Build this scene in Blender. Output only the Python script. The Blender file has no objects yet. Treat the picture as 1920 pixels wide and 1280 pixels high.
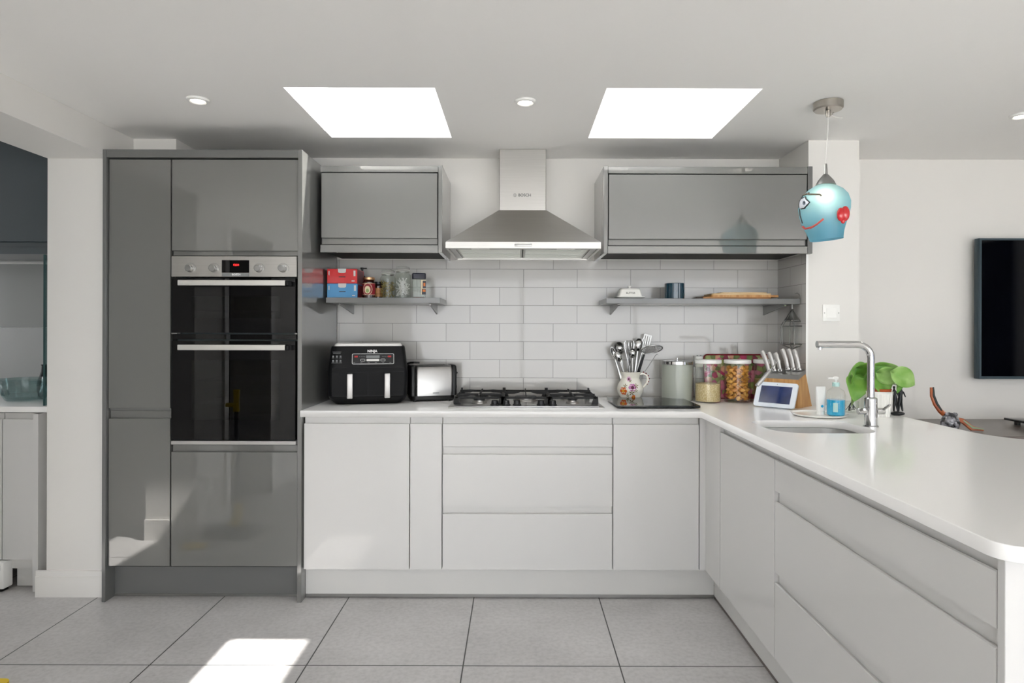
import bpy, bmesh, math, random
from mathutils import Vector, Matrix
random.seed(7)
PI = math.pi
scn = bpy.context.scene
COL = scn.collection

# ------------------------------------------------------------------ camera
F = 1186.0; VX, VY = 969.0, 617.0; HC = 1.293; ROLL = math.radians(0.15)
cam = bpy.data.cameras.new('camera'); camo = bpy.data.objects.new('camera', cam); COL.objects.link(camo)
cam.sensor_width = 36; cam.lens = 36 * F / 1920
cam.shift_x = -(VX - 960) / 1920; cam.shift_y = -(640 - VY) / 1920
cam.clip_start = 0.02
camo.matrix_world = Matrix.Translation((0, 0, HC)) @ Matrix.Rotation(PI / 2, 4, 'X') @ Matrix.Rotation(ROLL, 4, 'Z')
scn.camera = camo

# ------------------------------------------------------------------ light
scn.view_settings.view_transform = 'Standard'; scn.view_settings.look = 'None'
scn.view_settings.gamma = 1; scn.view_settings.use_curve_mapping = False
scn.view_settings.exposure = 0.41
scn.cycles.transparent_max_bounces = 32; scn.cycles.max_bounces = 16; scn.cycles.diffuse_bounces = 8
w = bpy.data.worlds.new('sky'); scn.world = w; w.use_nodes = True
bg = w.node_tree.nodes['Background']; bg.inputs[0].default_value = (.945, .975, 1.02, 1); bg.inputs[1].default_value = 4.2
sl = bpy.data.lights.new('sun', 'SUN'); sl.energy = 20; sl.angle = math.radians(0.8); sl.color = (1, .97, .92)
so = bpy.data.objects.new('sun', sl); COL.objects.link(so)
so.rotation_euler = Vector((-0.681, -0.206, -1)).to_track_quat('-Z', 'Y').to_euler()
def portal(loc, rot, sx, sy):
    l = bpy.data.lights.new('daylight_portal', 'AREA'); l.shape = 'RECTANGLE'; l.size = sx; l.size_y = sy
    l.cycles.is_portal = True
    o = bpy.data.objects.new('daylight_portal', l); COL.objects.link(o); o.location = loc; o.rotation_euler = rot

CEIL = 2.258; ROOF = 2.706; XLO = -2.268
portal((-0.635, 2.862, ROOF + .01), (0, 0, 0), .60, .66)
portal((0.67, 2.862, ROOF + .01), (0, 0, 0), .62, .66)
portal((.975, -2.81, 1.07), (PI / 2, 0, PI), 5.35, 2.13)
portal((-4.52, 2.75, 1.5), (0, -PI / 2, 0), 1.2, 1.1)
portal((XLO - .02, -1.4, 1.485), (0, -PI / 2, 0), 1.27, 1.8)
portal((4.92, -.65, 1.1), (0, PI / 2, 0), 2.2, 2.2)

# ------------------------------------------------------------------ helpers
def at(x, y, Y):
    dx, dy = x - VX, y - VY; c, s = math.cos(ROLL), math.sin(ROLL)
    dx, dy = dx * c + dy * s, -dx * s + dy * c
    return Vector((dx * Y / F, Y, HC - dy * Y / F))
def on(x, y, z):
    p = at(x, y, 1.0)
    return Vector((p.x, 1, p.z)) * 0 + at(x, y, (HC - z) / (HC - p.z))
def lin(h):
    h = h.lstrip('#'); v = [int(h[i:i + 2], 16) / 255 for i in (0, 2, 4)]
    return tuple((c / 12.92 if c <= .04045 else ((c + .055) / 1.055) ** 2.4) for c in v) + (1,)
MATS = {}
def pm(name, col, rough=.5, metal=0, coat=0, coat_r=.03, trans=0, ior=1.45, coat_ior=1.5, emit=None, es=0, sss=0, alpha=1, aniso=0):
    m = bpy.data.materials.new(name); m.use_nodes = True; p = m.node_tree.nodes['Principled BSDF']
    p.inputs['Base Color'].default_value = lin(col) if isinstance(col, str) else (*col, 1)
    p.inputs['Roughness'].default_value = rough; p.inputs['Metallic'].default_value = metal
    p.inputs['Coat Weight'].default_value = coat; p.inputs['Coat IOR'].default_value = coat_ior; p.inputs['Coat Roughness'].default_value = coat_r
    p.inputs['Transmission Weight'].default_value = trans; p.inputs['IOR'].default_value = ior
    if emit: p.inputs['Emission Color'].default_value = lin(emit); p.inputs['Emission Strength'].default_value = es
    if sss: p.inputs['Subsurface Weight'].default_value = sss; p.inputs['Subsurface Radius'].default_value = (.02, .02, .02)
    if aniso: p.inputs['Anisotropic'].default_value = aniso
    MATS[name] = m; return m
def N(m, t, **k):
    n = m.node_tree.nodes.new(t)
    for a, b in k.items(): setattr(n, a, b)
    return n
def L(m, a, b): m.node_tree.links.new(a, b)
def noise_color(m, c1, c2, scale, detail=3, bump=0, coord='Object', stretch=None, lo=.35, hi=.65):
    p = m.node_tree.nodes['Principled BSDF']; tc = N(m, 'ShaderNodeTexCoord'); nz = N(m, 'ShaderNodeTexNoise')
    nz.inputs['Scale'].default_value = scale; nz.inputs['Detail'].default_value = detail
    src = tc.outputs[coord]
    if stretch:
        mp = N(m, 'ShaderNodeMapping'); mp.inputs['Scale'].default_value = stretch; L(m, src, mp.inputs[0]); src = mp.outputs[0]
    L(m, src, nz.inputs['Vector'])
    r = N(m, 'ShaderNodeValToRGB'); r.color_ramp.elements[0].position = lo; r.color_ramp.elements[1].position = hi
    r.color_ramp.elements[0].color = lin(c1); r.color_ramp.elements[1].color = lin(c2)
    L(m, nz.outputs[0], r.inputs[0]); L(m, r.outputs[0], p.inputs['Base Color'])
    if bump:
        b = N(m, 'ShaderNodeBump'); b.inputs['Strength'].default_value = bump; b.inputs['Distance'].default_value = .002
        L(m, nz.outputs[0], b.inputs['Height']); L(m, b.outputs[0], p.inputs['Normal'])
    return m
def thin_glass(name, tint='ffffff', refl=.06, rough=0.02, alpha_tint=None):
    m = bpy.data.materials.new(name); m.use_nodes = True; nt = m.node_tree
    nt.nodes.remove(nt.nodes['Principled BSDF']); out = nt.nodes['Material Output']
    t = N(m, 'ShaderNodeBsdfTransparent'); t.inputs[0].default_value = lin(tint)
    g = N(m, 'ShaderNodeBsdfGlossy'); g.inputs['Roughness'].default_value = rough
    lw = N(m, 'ShaderNodeLayerWeight'); lw.inputs[0].default_value = .5
    pw = N(m, 'ShaderNodeMath', operation='POWER'); pw.inputs[1].default_value = 4; L(m, lw.outputs['Facing'], pw.inputs[0])
    mth = N(m, 'ShaderNodeMath', operation='MULTIPLY_ADD'); mth.inputs[1].default_value = .55; mth.inputs[2].default_value = refl
    L(m, pw.outputs[0], mth.inputs[0]); mx = N(m, 'ShaderNodeMixShader')
    L(m, mth.outputs[0], mx.inputs[0]); L(m, t.outputs[0], mx.inputs[1]); L(m, g.outputs[0], mx.inputs[2]); L(m, mx.outputs[0], out.inputs[0])
    MATS[name] = m; return m

class M:
    """bmesh collector; mi = current material slot"""
    def __init__(s): s.bm = bmesh.new(); s.mi = 0; s.ly = s.bm.faces.layers.int.new('set')
    def done(s):
        for f in s.bm.faces:
            if f[s.ly] == 0: f.material_index = s.mi; f[s.ly] = 1
        return s
    def mat(s, i): s.mi = i; return s
    def tf(s, vs, mtx):
        if mtx is not None: bmesh.ops.transform(s.bm, matrix=mtx, verts=vs)
    def box(s, x0, x1, y0, y1, z0, z1, bev=0, seg=2, mtx=None):
        r = bmesh.ops.create_cube(s.bm, size=1); vs = r['verts']
        for v in vs: v.co = Vector(((x0 + x1) / 2 + v.co.x * (x1 - x0), (y0 + y1) / 2 + v.co.y * (y1 - y0), (z0 + z1) / 2 + v.co.z * (z1 - z0)))
        if bev:
            es = list({e for v in vs for e in v.link_edges})
            r = bmesh.ops.bevel(s.bm, geom=es, offset=bev, segments=seg, affect='EDGES', profile=.5)
            vs = list({v for f in r['faces'] for v in f.verts})
        if mtx is not None: s.tf(vs, mtx)
        return s.done()
    def lathe(s, prof, c=(0, 0, 0), seg=40, cap=True, mtx=None, ang=2 * PI, sx=1, sy=1):
        rings = []; full = abs(ang - 2 * PI) < 1e-6; n = seg if full else seg + 1; allv = []
        for r, z in prof:
            if r < 1e-6:
                v = s.bm.verts.new((c[0], c[1], c[2] + z)); rings.append([v]); allv.append(v)
            else:
                ring = [s.bm.verts.new((c[0] + sx * r * math.cos(ang * i / seg), c[1] + sy * r * math.sin(ang * i / seg), c[2] + z)) for i in range(n)]
                rings.append(ring); allv += ring
        for a, b in zip(rings, rings[1:]):
            for i in range(n if full else n - 1):
                j = (i + 1) % n
                if len(a) == 1 and len(b) == 1: continue
                if len(a) == 1: s.bm.faces.new((a[0], b[j], b[i]))
                elif len(b) == 1: s.bm.faces.new((a[i], a[j], b[0]))
                else: s.bm.faces.new((a[i], a[j], b[j], b[i]))
        if cap and full:
            if len(rings[0]) > 1: s.bm.faces.new(rings[0][::-1])
            if len(rings[-1]) > 1: s.bm.faces.new(rings[-1])
        s.tf(allv, mtx); return s.done()
    def cyl(s, c, r, h, seg=32, r2=None, mtx=None, bev=0):
        r2 = r if r2 is None else r2
        prof = [(r, 0), (r2, h)] if not bev else [(r - bev, 0), (r, bev), (r2, h - bev), (r2 - bev, h)]
        return s.lathe(prof, c, seg, mtx=mtx)
    def tube(s, pts, r, seg=12, cap=True, closed=False, flat=None):
        pts = [Vector(p) for p in pts]; n = len(pts); rs = r if isinstance(r, (list, tuple)) else [r] * n
        rings = []; up = None
        for i, p in enumerate(pts):
            if closed: t = (pts[(i + 1) % n] - pts[i - 1])
            else: t = (pts[min(i + 1, n - 1)] - pts[max(i - 1, 0)])
            t.normalize()
            if up is None:
                up = Vector((0, 0, 1)) if abs(t.z) < .9 else Vector((0, 1, 0))
            u = up - t * up.dot(t); u.normalize(); v = t.cross(u); up = u
            fx, fy = flat if flat else (1, 1)
            rings.append([s.bm.verts.new(p + u * math.cos(2 * PI * k / seg) * rs[i] * fx + v * math.sin(2 * PI * k / seg) * rs[i] * fy) for k in range(seg)])
        for i in range(n if closed else n - 1):
            a, b = rings[i], rings[(i + 1) % n]
            for k in range(seg):
                j = (k + 1) % seg; s.bm.faces.new((a[k], a[j], b[j], b[k]))
        if cap and not closed: s.bm.faces.new(rings[0][::-1]); s.bm.faces.new(rings[-1])
        return s.done()
    def prism(s, poly, axis, a0, a1, mtx=None):
        def mk(p, a):
            if axis == 'x': return (a, p[0], p[1])
            if axis == 'y': return (p[0], a, p[1])
            return (p[0], p[1], a)
        A = [s.bm.verts.new(mk(p, a0)) for p in poly]; B = [s.bm.verts.new(mk(p, a1)) for p in poly]; n = len(poly)
        s.bm.faces.new(A[::-1]); s.bm.faces.new(B)
        for i in range(n): s.bm.faces.new((A[i], A[(i + 1) % n], B[(i + 1) % n], B[i]))
        s.tf(A + B, mtx); return s.done()
    def ell(s, c, rx, ry, rz, seg=20, rings=12, mtx=None):
        r = bmesh.ops.create_uvsphere(s.bm, u_segments=seg, v_segments=rings, radius=1); vs = r['verts']
        for v in vs: v.co = Vector((c[0] + v.co.x * rx, c[1] + v.co.y * ry, c[2] + v.co.z * rz))
        s.tf(vs, mtx); return s.done()
    def quadstrip(s, rows, closed=False):
        vs = [[s.bm.verts.new(p) for p in r] for r in rows]
        for a, b in zip(vs, vs[1:]):
            for i in range(len(a) if closed else len(a) - 1):
                j = (i + 1) % len(a); s.bm.faces.new((a[i], a[j], b[j], b[i]))
        return s.done()

def build(name, mb, mats, parent=None, off=None, sharp=.45, kind=None, label=None, solid=0, recalc=True):
    bm = mb.bm
    if recalc: bmesh.ops.recalc_face_normals(bm, faces=bm.faces)
    if off is not None: bmesh.ops.translate(bm, vec=-Vector(off), verts=bm.verts)
    for e in bm.edges:
        if len(e.link_faces) == 2 and e.calc_face_angle(0) > sharp: e.smooth = False
    for f in bm.faces: f.smooth = True
    me = bpy.data.meshes.new(name); bm.to_mesh(me); bm.free()
    for m in (mats if isinstance(mats, (list, tuple)) else [mats]): me.materials.append(MATS[m])
    o = bpy.data.objects.new(name, me); COL.objects.link(o)
    if parent is not None: o.parent = parent
    if kind: o['kind'] = kind
    if label: o['label'] = label
    if solid:
        md = o.modifiers.new('solid', 'SOLIDIFY'); md.thickness = solid; md.offset = 0
    return o
class T:
    """a thing: an Empty at its base; world=True parts are given in world coordinates"""
    def __init__(s, name, label, cat, loc=(0, 0, 0), rotz=0, group=None, rot=None):
        s.o = bpy.data.objects.new(name, None); COL.objects.link(s.o); s.o.empty_display_size = .05
        s.o.location = loc; s.o.rotation_euler = rot if rot else (0, 0, rotz); s.loc = Vector(loc)
        s.o['label'] = label; s.o['category'] = cat
        if group: s.o['group'] = group
    def p(s, name, mb, mats, world=False, parent=None, **k):
        return build(name, mb, mats, parent or s.o, s.loc if world else None, **k)
def tag(o, label, cat, group=None, kind=None):
    o['label'] = label; o['category'] = cat
    if group: o['group'] = group
    if kind: o['kind'] = kind
    return o
def solo(name, mb, mats, label, cat, loc=None, group=None, kind=None, **k):
    """a thing that is one mesh, given in world coordinates"""
    if loc is None:
        xs = [v.co.x for v in mb.bm.verts]; ys = [v.co.y for v in mb.bm.verts]; zs = [v.co.z for v in mb.bm.verts]
        loc = ((min(xs) + max(xs)) / 2, (min(ys) + max(ys)) / 2, min(zs))
    o = build(name, mb, mats, None, loc, **k); o.location = loc
    return tag(o, label, cat, group, kind)
def struct(name, mb, mats, **k): return build(name, mb, mats, kind='structure', **k)
def text(name, body, size, mat, parent, loc, rot=(PI / 2, 0, 0), depth=.0004, sx=1, label=None, bold=0):
    c = bpy.data.curves.new(name, 'FONT'); c.body = body; c.size = size; c.extrude = depth; c.align_x = 'CENTER'; c.align_y = 'CENTER'; c.offset = bold
    o = bpy.data.objects.new(name + '_tmp', c); COL.objects.link(o)
    dg = bpy.context.evaluated_depsgraph_get(); me = bpy.data.meshes.new_from_object(o.evaluated_get(dg))
    bpy.data.objects.remove(o); me.materials.clear(); me.materials.append(MATS[mat])
    r = bpy.data.objects.new(name, me); COL.objects.link(r); r.parent = parent
    r.location = loc; r.rotation_euler = rot; r.scale = (sx, 1, 1)
    if label: r['label'] = label
    return r

# ------------------------------------------------------------------ materials
pm('paint', 'dcdad6', .6); pm('ceiling_paint', 'f0efed', .7)
pm('skirt', 'e2e0dc', .35)
gloss_grey = '7c7e7a'
pm('grey_gloss', (.118, .119, .112), .35, coat=1, coat_r=.015, ior=1.5, coat_ior=2.0)
pm('grey_edge', (.125, .127, .123), .4, coat=.6, coat_r=.08)
pm('gap_shade', '1b1c1b', .6)  # shade in the door gaps, put into the colour of the grey cabinet bodies
pm('white_gloss', 'cdccca', .4, coat=.7, coat_r=.03)
pm('worktop', 'f0efed', .3, coat=.4, coat_r=.06)
pm('plinth_white', 'cdccc9', .4)
pm('teal_gloss', (.02, .033, .04), .3, coat=1, coat_r=.03)
pm('steel', (.60, .59, .57), .32, metal=1); noise_color(MATS['steel'], 'bab8b4', 'c4c2be', 5, 4, 0, stretch=(1, 1, 260))
pm('toaster_steel', (.36, .355, .345), .3, metal=1); pm('steel_h', (.48, .47, .455), .42, metal=.75)
pm('handle_alu', (.52, .51, .48), .5, metal=.3); pm('sink_steel', (.42, .42, .41), .45, metal=1); pm('chrome', (.62, .62, .62), .07, metal=1)
pm('satin', (.38, .38, .37), .32, metal=1)
pm('black_plastic', '0c0d0e', .4); pm('black_gloss', '050506', .03); pm('cast_iron', '0b0b0b', .6)
pm('charcoal', '07080a', .42, ior=1.33)
pm('fryer_dark', '050506', .5, ior=1.25)
pm('white_plastic', 'ebebe8', .35); pm('white_ceramic', 'f0efea', .25, coat=.6)
pm('cream', 'eeebdf', .25, coat=.7, coat_r=.05); pm('ink', '3a3a3a', .5); pm('print_white', 'e6e6e6', .5)
pm('print_grey', '77797a', .5)
pm('red_print', 'b02525', .5)
pm('red_card', 'd3141c', .3, coat=.4); pm('blue_card', '3f8fc4', .3, coat=.4); pm('dark_red', '7c1220', .4)
pm('silver_print', 'd5d3d0', .35)
pm('teal_glaze', '0e3a4c', .2, coat=.8)
pm('pinkish_gold', 'caa078', .3, metal=1)
pm('jam', '3a1710', .2, coat=.5); pm('label_red', '8e1c2a', .5); pm('label_cream', 'e6d6b4', .5); pm('label_green', '98a86a', .5)
pm('navy', '171a2e', .35); pm('label_orange', 'd9762a', .5); pm('brown_granules', '5a3420', .8)
pm('pasta_green', 'a3935a', .6); pm('swab', 'e4e2e0', .7); pm('pasta', 'd79c43', .45); noise_color(MATS['pasta'], 'd2913a', 'e6b564', 9)
pm('grain', 'd2bf95', .8); noise_color(MATS['grain'], 'b89f6c', 'e0cfa8', 220, 2, .8)
pm('wood_light', 'c8975c', .45); noise_color(MATS['wood_light'], 'b8824a', 'd5a76c', 5, 5, 0, stretch=(14, 14, 1.3))
pm('board_pale', 'd9bd8f', .5); noise_color(MATS['board_pale'], 'cfae7c', 'e2c99e', 6, 4, 0, stretch=(1, 14, 14))
pm('board_brown', 'b17a45', .5); noise_color(MATS['board_brown'], 'a26c3a', 'c08b56', 6, 4, 0, stretch=(1, 14, 14))
pm('board_dark', '3b2c22', .5)
pm('brown_top', '5a504a', .35, coat=.3, coat_r=.2); noise_color(MATS['brown_top'], '544a45', '625852', 3, 3)
pm('tv_frame', '33434b', .35, metal=.3); pm('tv_screen', '04050a', .05, ior=1.3)
pm('leaf', '5e9138', .4, coat=.2); noise_color(MATS['leaf'], '4f8a2c', '7fae4c', 14)
pm('leaf_pale', '8fbb62', .4); noise_color(MATS['leaf_pale'], '78a84a', 'a3c878', 14); pm('stem_green', '7d9c4c', .5)
pm('terracotta', 'b2532a', .6); pm('bronze', '2c2d2f', .35, metal=.6)
pm('boomerang', '9c4a22', .3, coat=.5); noise_color(MATS['boomerang'], '8a3c18', 'b4602e', 18)
pm('paint_black', '1c2420', .4); pm('paint_sage', '8fa68a', .5)
pm('stone_dark', '4a4a50', .15, coat=1); noise_color(MATS['stone_dark'], '1a1a1e', 'b8b8c0', 30, 3, lo=.42, hi=.7)
pm('yellow', 'd8b81c', .4); pm('cleaner_grey', '4a4c50', .4)
pm('soap_blue', '18a8d4', .15, coat=.5, sss=.3); pm('aqua_clear', 'b8dcd8', .1)
pm('red_glass', 'c8101c', .12, coat=1); pm('line_grey', '6e6458', .35); pm('line_red', 'c0504a', .3); pm('line_black', '16181c', .3)
pm('eye_white', 'e8ecf4', .2, coat=.6); pm('iris', '7c8794', .3)
pm('screen_blue', '141d3c', .15, emit='2c3a66', es=.25); noise_color(MATS['screen_blue'], '10172e', '2a3a6a', 6)
pm('tablet_white', 'dfe6ee', .35)
pm('burner_cap', '202124', .45); pm('burner_alu', 'a8a6a2', .35, metal=.9)
pm('slate_glass', '0c1011', .04, ior=1.33); pm('frosted', 'a9aea4', .35, coat=.3)
pm('red_led', '400404', .3, emit='ff2a2a', es=3.0)
pm('downlight', 'ffffff', .5, emit='fff6e6', es=9)
pm('hob_metal', (.62, .62, .61), .28, metal=1); pm('pewter', (.22, .22, .21), .35, metal=1); pm('nickel', (.45, .42, .38), .3, metal=1)
pm('grey_rack', 'b8b8b8', .3, metal=1); pm('cavity', '3a4444', .4)
pm('filter_mesh', (.55, .56, .53), .45, metal=1)
pm('hall_shade', '3a3a3a', .8)  # dark grey walls stand in for the lack of light in the hall
thin_glass('glass', 'fdfefd', .025); thin_glass('glass_pane', 'ffffff', .04); thin_glass('glass_teal', 'c0d2d2', .05); thin_glass('oven_glass', '6a7878', .05, .01)
thin_glass('bowl_glass', 'e2ecec', .08); thin_glass('jar_grey', 'f6f9f6', .03)

def floor_mat():
    m = pm('floor_tile', 'a5a3a2', .42); p = m.node_tree.nodes['Principled BSDF']
    tc = N(m, 'ShaderNodeTexCoord'); mp = N(m, 'ShaderNodeMapping'); mp.inputs['Location'].default_value = (.203 + .602 * 10, -2.43 + 1.204 * 5, 0)
    L(m, tc.outputs['Object'], mp.inputs[0])
    br = N(m, 'ShaderNodeTexBrick'); br.offset = 0; br.offset_frequency = 2; br.squash = 1
    for k, v in (('Scale', 1), ('Mortar Size', .0026), ('Mortar Smooth', 0), ('Bias', 0), ('Brick Width', .602), ('Row Height', 1.204)): br.inputs[k].default_value = v
    L(m, mp.outputs[0], br.inputs['Vector'])
    n1 = N(m, 'ShaderNodeTexNoise'); n1.inputs['Scale'].default_value = 2.2; n1.inputs['Detail'].default_value = 8; n1.inputs['Roughness'].default_value = .65
    n2 = N(m, 'ShaderNodeTexNoise'); n2.inputs['Scale'].default_value = 55; n2.inputs['Detail'].default_value = 3
    L(m, tc.outputs['Object'], n1.inputs['Vector']); L(m, tc.outputs['Object'], n2.inputs['Vector'])
    r1 = N(m, 'ShaderNodeValToRGB'); r1.color_ramp.elements[0].color = lin('aba9a8'); r1.color_ramp.elements[1].color = lin('bfbdbc')
    r1.color_ramp.elements[0].position = .3; r1.color_ramp.elements[1].position = .7; L(m, n1.outputs[0], r1.inputs[0])
    r2 = N(m, 'ShaderNodeValToRGB'); r2.color_ramp.elements[0].color = (.9, .9, .9, 1); r2.color_ramp.elements[1].color = (1.05, 1.05, 1.05, 1)
    r2.color_ramp.elements[0].position = .3; r2.color_ramp.elements[1].position = .6; L(m, n2.outputs[0], r2.inputs[0])
    mul = N(m, 'ShaderNodeMix', data_type='RGBA', blend_type='MULTIPLY'); mul.inputs[0].default_value = 1
    L(m, r1.outputs[0], mul.inputs[6]); L(m, r2.outputs[0], mul.inputs[7])
    mx = N(m, 'ShaderNodeMix', data_type='RGBA'); L(m, br.outputs['Fac'], mx.inputs[0]); L(m, mul.outputs[2], mx.inputs[6]); mx.inputs[7].default_value = lin('3a3a38')
    L(m, mx.outputs[2], p.inputs['Base Color'])
    b = N(m, 'ShaderNodeBump'); b.invert = True; b.inputs['Strength'].default_value = .4; b.inputs['Distance'].default_value = .002
    L(m, br.outputs['Fac'], b.inputs['Height']); L(m, b.outputs[0], p.inputs['Normal'])
floor_mat()
def metro_mat(name, rotated):
    m = pm(name, 'd6d4cf', .22, coat=.5, coat_r=.05); p = m.node_tree.nodes['Principled BSDF']
    tc = N(m, 'ShaderNodeTexCoord'); sp = N(m, 'ShaderNodeSeparateXYZ'); cb = N(m, 'ShaderNodeCombineXYZ'); L(m, tc.outputs['Object'], sp.inputs[0])
    ax = N(m, 'ShaderNodeMath', operation='ADD'); ax.inputs[1].default_value = 3.02 + .399 if not rotated else 3.02 + .05
    az = N(m, 'ShaderNodeMath', operation='ADD'); az.inputs[1].default_value = -.917 + 1.02
    L(m, sp.outputs[1 if rotated else 0], ax.inputs[0]); L(m, sp.outputs[2], az.inputs[0]); L(m, ax.outputs[0], cb.inputs[0]); L(m, az.outputs[0], cb.inputs[1])
    br = N(m, 'ShaderNodeTexBrick'); br.offset = .553; br.offset_frequency = 2; br.squash = 1
    for k, v in (('Scale', 1), ('Mortar Size', .0014), ('Mortar Smooth', .3), ('Bias', 0), ('Brick Width', .302), ('Row Height', .102)): br.inputs[k].default_value = v
    br.inputs['Color1'].default_value = lin('b5b3af'); br.inputs['Color2'].default_value = lin('bab8b4'); br.inputs['Mortar'].default_value = lin('8a8884')
    L(m, cb.outputs[0], br.inputs['Vector']); L(m, br.outputs['Color'], p.inputs['Base Color'])
    b = N(m, 'ShaderNodeBump'); b.invert = True; b.inputs['Strength'].default_value = .7; b.inputs['Distance'].default_value = .002
    L(m, br.outputs['Fac'], b.inputs['Height']); L(m, b.outputs[0], p.inputs['Normal']); L(m, b.outputs[0], p.inputs['Coat Normal'])
metro_mat('metro', False); metro_mat('metro_side', True)

# lit frosted blue glass: translucent so the real bulb inside glows through
def shade_mat():
    m = bpy.data.materials.new('shade_glass'); m.use_nodes = True; nt = m.node_tree; nt.nodes.remove(nt.nodes['Principled BSDF'])
    tc = N(m, 'ShaderNodeTexCoord'); sp = N(m, 'ShaderNodeSeparateXYZ'); L(m, tc.outputs['Generated'], sp.inputs[0])
    r = N(m, 'ShaderNodeValToRGB'); r.color_ramp.elements[0].color = lin('3d9cc2'); r.color_ramp.elements[1].color = lin('2470a4'); r.color_ramp.elements[0].position = .72
    L(m, sp.outputs[2], r.inputs[0])
    d = N(m, 'ShaderNodeBsdfDiffuse'); t = N(m, 'ShaderNodeBsdfTranslucent'); g = N(m, 'ShaderNodeBsdfGlossy'); g.inputs['Roughness'].default_value = .25
    L(m, r.outputs[0], d.inputs[0]); t.inputs[0].default_value = lin('aacace')
    a = N(m, 'ShaderNodeMixShader'); a.inputs[0].default_value = .5; L(m, d.outputs[0], a.inputs[1]); L(m, t.outputs[0], a.inputs[2])
    b = N(m, 'ShaderNodeMixShader'); b.inputs[0].default_value = .05; L(m, a.outputs[0], b.inputs[1]); L(m, g.outputs[0], b.inputs[2])
    L(m, b.outputs[0], nt.nodes['Material Output'].inputs[0]); MATS['shade_glass'] = m
shade_mat()
def flower_mat():
    m = pm('floral_print', 'b04060', .5); p = m.node_tree.nodes['Principled BSDF']
    tc = N(m, 'ShaderNodeTexCoord'); v = N(m, 'ShaderNodeTexVoronoi'); v.inputs['Scale'].default_value = 38; L(m, tc.outputs['Object'], v.inputs['Vector'])
    r = N(m, 'ShaderNodeValToRGB'); r.color_ramp.interpolation = 'CONSTANT'
    cs = ['c8406c', 'e08aa0', '8a2c44', 'a8b470', 'e0a888', '7a8a4c', 'd86890', 'd4d4a0']
    r.color_ramp.elements[0].color = lin(cs[0]); r.color_ramp.elements[1].position = .125; r.color_ramp.elements[1].color = lin(cs[1])
    for i in range(2, 8): e = r.color_ramp.elements.new(i / 8); e.color = lin(cs[i])
    s = N(m, 'ShaderNodeSeparateColor'); L(m, v.outputs['Color'], s.inputs[0]); L(m, s.outputs[0], r.inputs[0])
    r2 = N(m, 'ShaderNodeMapRange'); r2.inputs['From Min'].default_value = .0; r2.inputs['From Max'].default_value = .75; r2.inputs['To Min'].default_value = 1.15; r2.inputs['To Max'].default_value = .75
    L(m, v.outputs['Distance'], r2.inputs[0])
    mul = N(m, 'ShaderNodeMix', data_type='RGBA', blend_type='MULTIPLY'); mul.inputs[0].default_value = 1; L(m, r.outputs[0], mul.inputs[6]); L(m, r2.outputs[0], mul.inputs[7])
    L(m, mul.outputs[2], p.inputs['Base Color'])
flower_mat()

# ------------------------------------------------------------------ room shell
WB = 3.578      # back wall plane (tiles stand 8 mm proud)
XL = -1.957; XLO = -2.268
XR = 4.8; YR = -2.7
struct('floor', M().box(-4.6, XR + .1, YR - .1, 3.95, -.1, 0), 'floor_tile')
SK = [(-.937, -.331), (.358, .982)]; SY = (2.532, 3.192)
c = M()
c.box(-4.6, XR + .1, YR - .1, SY[0], CEIL, ROOF).box(-4.6, XR + .1, SY[1], 3.95, CEIL, ROOF)
c.box(-4.6, SK[0][0], SY[0], SY[1], CEIL, ROOF).box(SK[0][1], SK[1][0], SY[0], SY[1], CEIL, ROOF).box(SK[1][1], XR + .1, SY[0], SY[1], CEIL, ROOF)
struct('ceiling', c, 'ceiling_paint')
for i, (a, b) in enumerate(SK):
    f = M(); t = .012
    f.box(a, b, SY[0], SY[0] + t, ROOF - .03, ROOF).box(a, b, SY[1] - t, SY[1], ROOF - .03, ROOF).box(a, a + t, SY[0] + t, SY[1] - t, ROOF - .03, ROOF).box(b - t, b, SY[0] + t, SY[1] - t, ROOF - .03, ROOF)
    fr = struct('window_%d' % (i + 1), f, 'white_plastic')
    build('pane', M().box(a + t, b - t, SY[0] + t, SY[1] - t, ROOF - .018, ROOF - .012), 'glass_pane', fr)
struct('wall_back', M().box(XLO, XR + .1, WB, WB + .12, 0, CEIL), 'paint')
# left wall with nib, dark doorway and pier behind the tall units
lw_ = M().box(XLO, XL, YR, -2.3, 0, CEIL).box(XLO, XL, -2.3, -.5, 0, .85).box(XLO, XL, -2.3, -.5, 2.12, CEIL).box(XLO, XL, -.5, .97, 0, CEIL).box(XLO, XL, .97, 1.70, 1.98, CEIL).box(XLO, XL, 1.70, 2.13, 0, CEIL)
lw_.box(XLO, XL, 3.055, WB, 0, CEIL).box(XL, -1.74, 3.226, WB, 2.142, CEIL)
struct('wall_left', lw_, 'paint')
struct('trim_1', M().box(XLO, XL, 2.13, 3.055, 2.112, CEIL), 'paint')
struct('wall_right', M().box(XR, XR + .1, YR, -1.7, 0, CEIL).box(XR, XR + .1, .4, WB, 0, CEIL).box(XR, XR + .1, -1.7, .4, 2.13, CEIL), 'paint')
struct('wall_front', M().box(-4.6, -1.7, YR - .1, YR, 0, CEIL).box(3.65, XR + .1, YR - .1, YR, 0, CEIL).box(-1.7, 3.65, YR - .1, YR, 2.13, CEIL), 'paint')
struct('wall_pillar', M().box(1.481, 1.739, 3.217, WB, 0, CEIL), 'paint')
struct('wall_hall', M().box(-3.5, XLO, 1.72, 1.84, 0, CEIL).box(-3.6, -3.5, .7, 1.84, 0, CEIL).box(-3.5, XLO, .7, .82, 0, CEIL), 'hall_shade')
lk = M().box(-4.4, XLO, 3.76, 3.88, 0, CEIL).box(-4.4, XLO, 1.85, 1.95, 0, CEIL)
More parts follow.
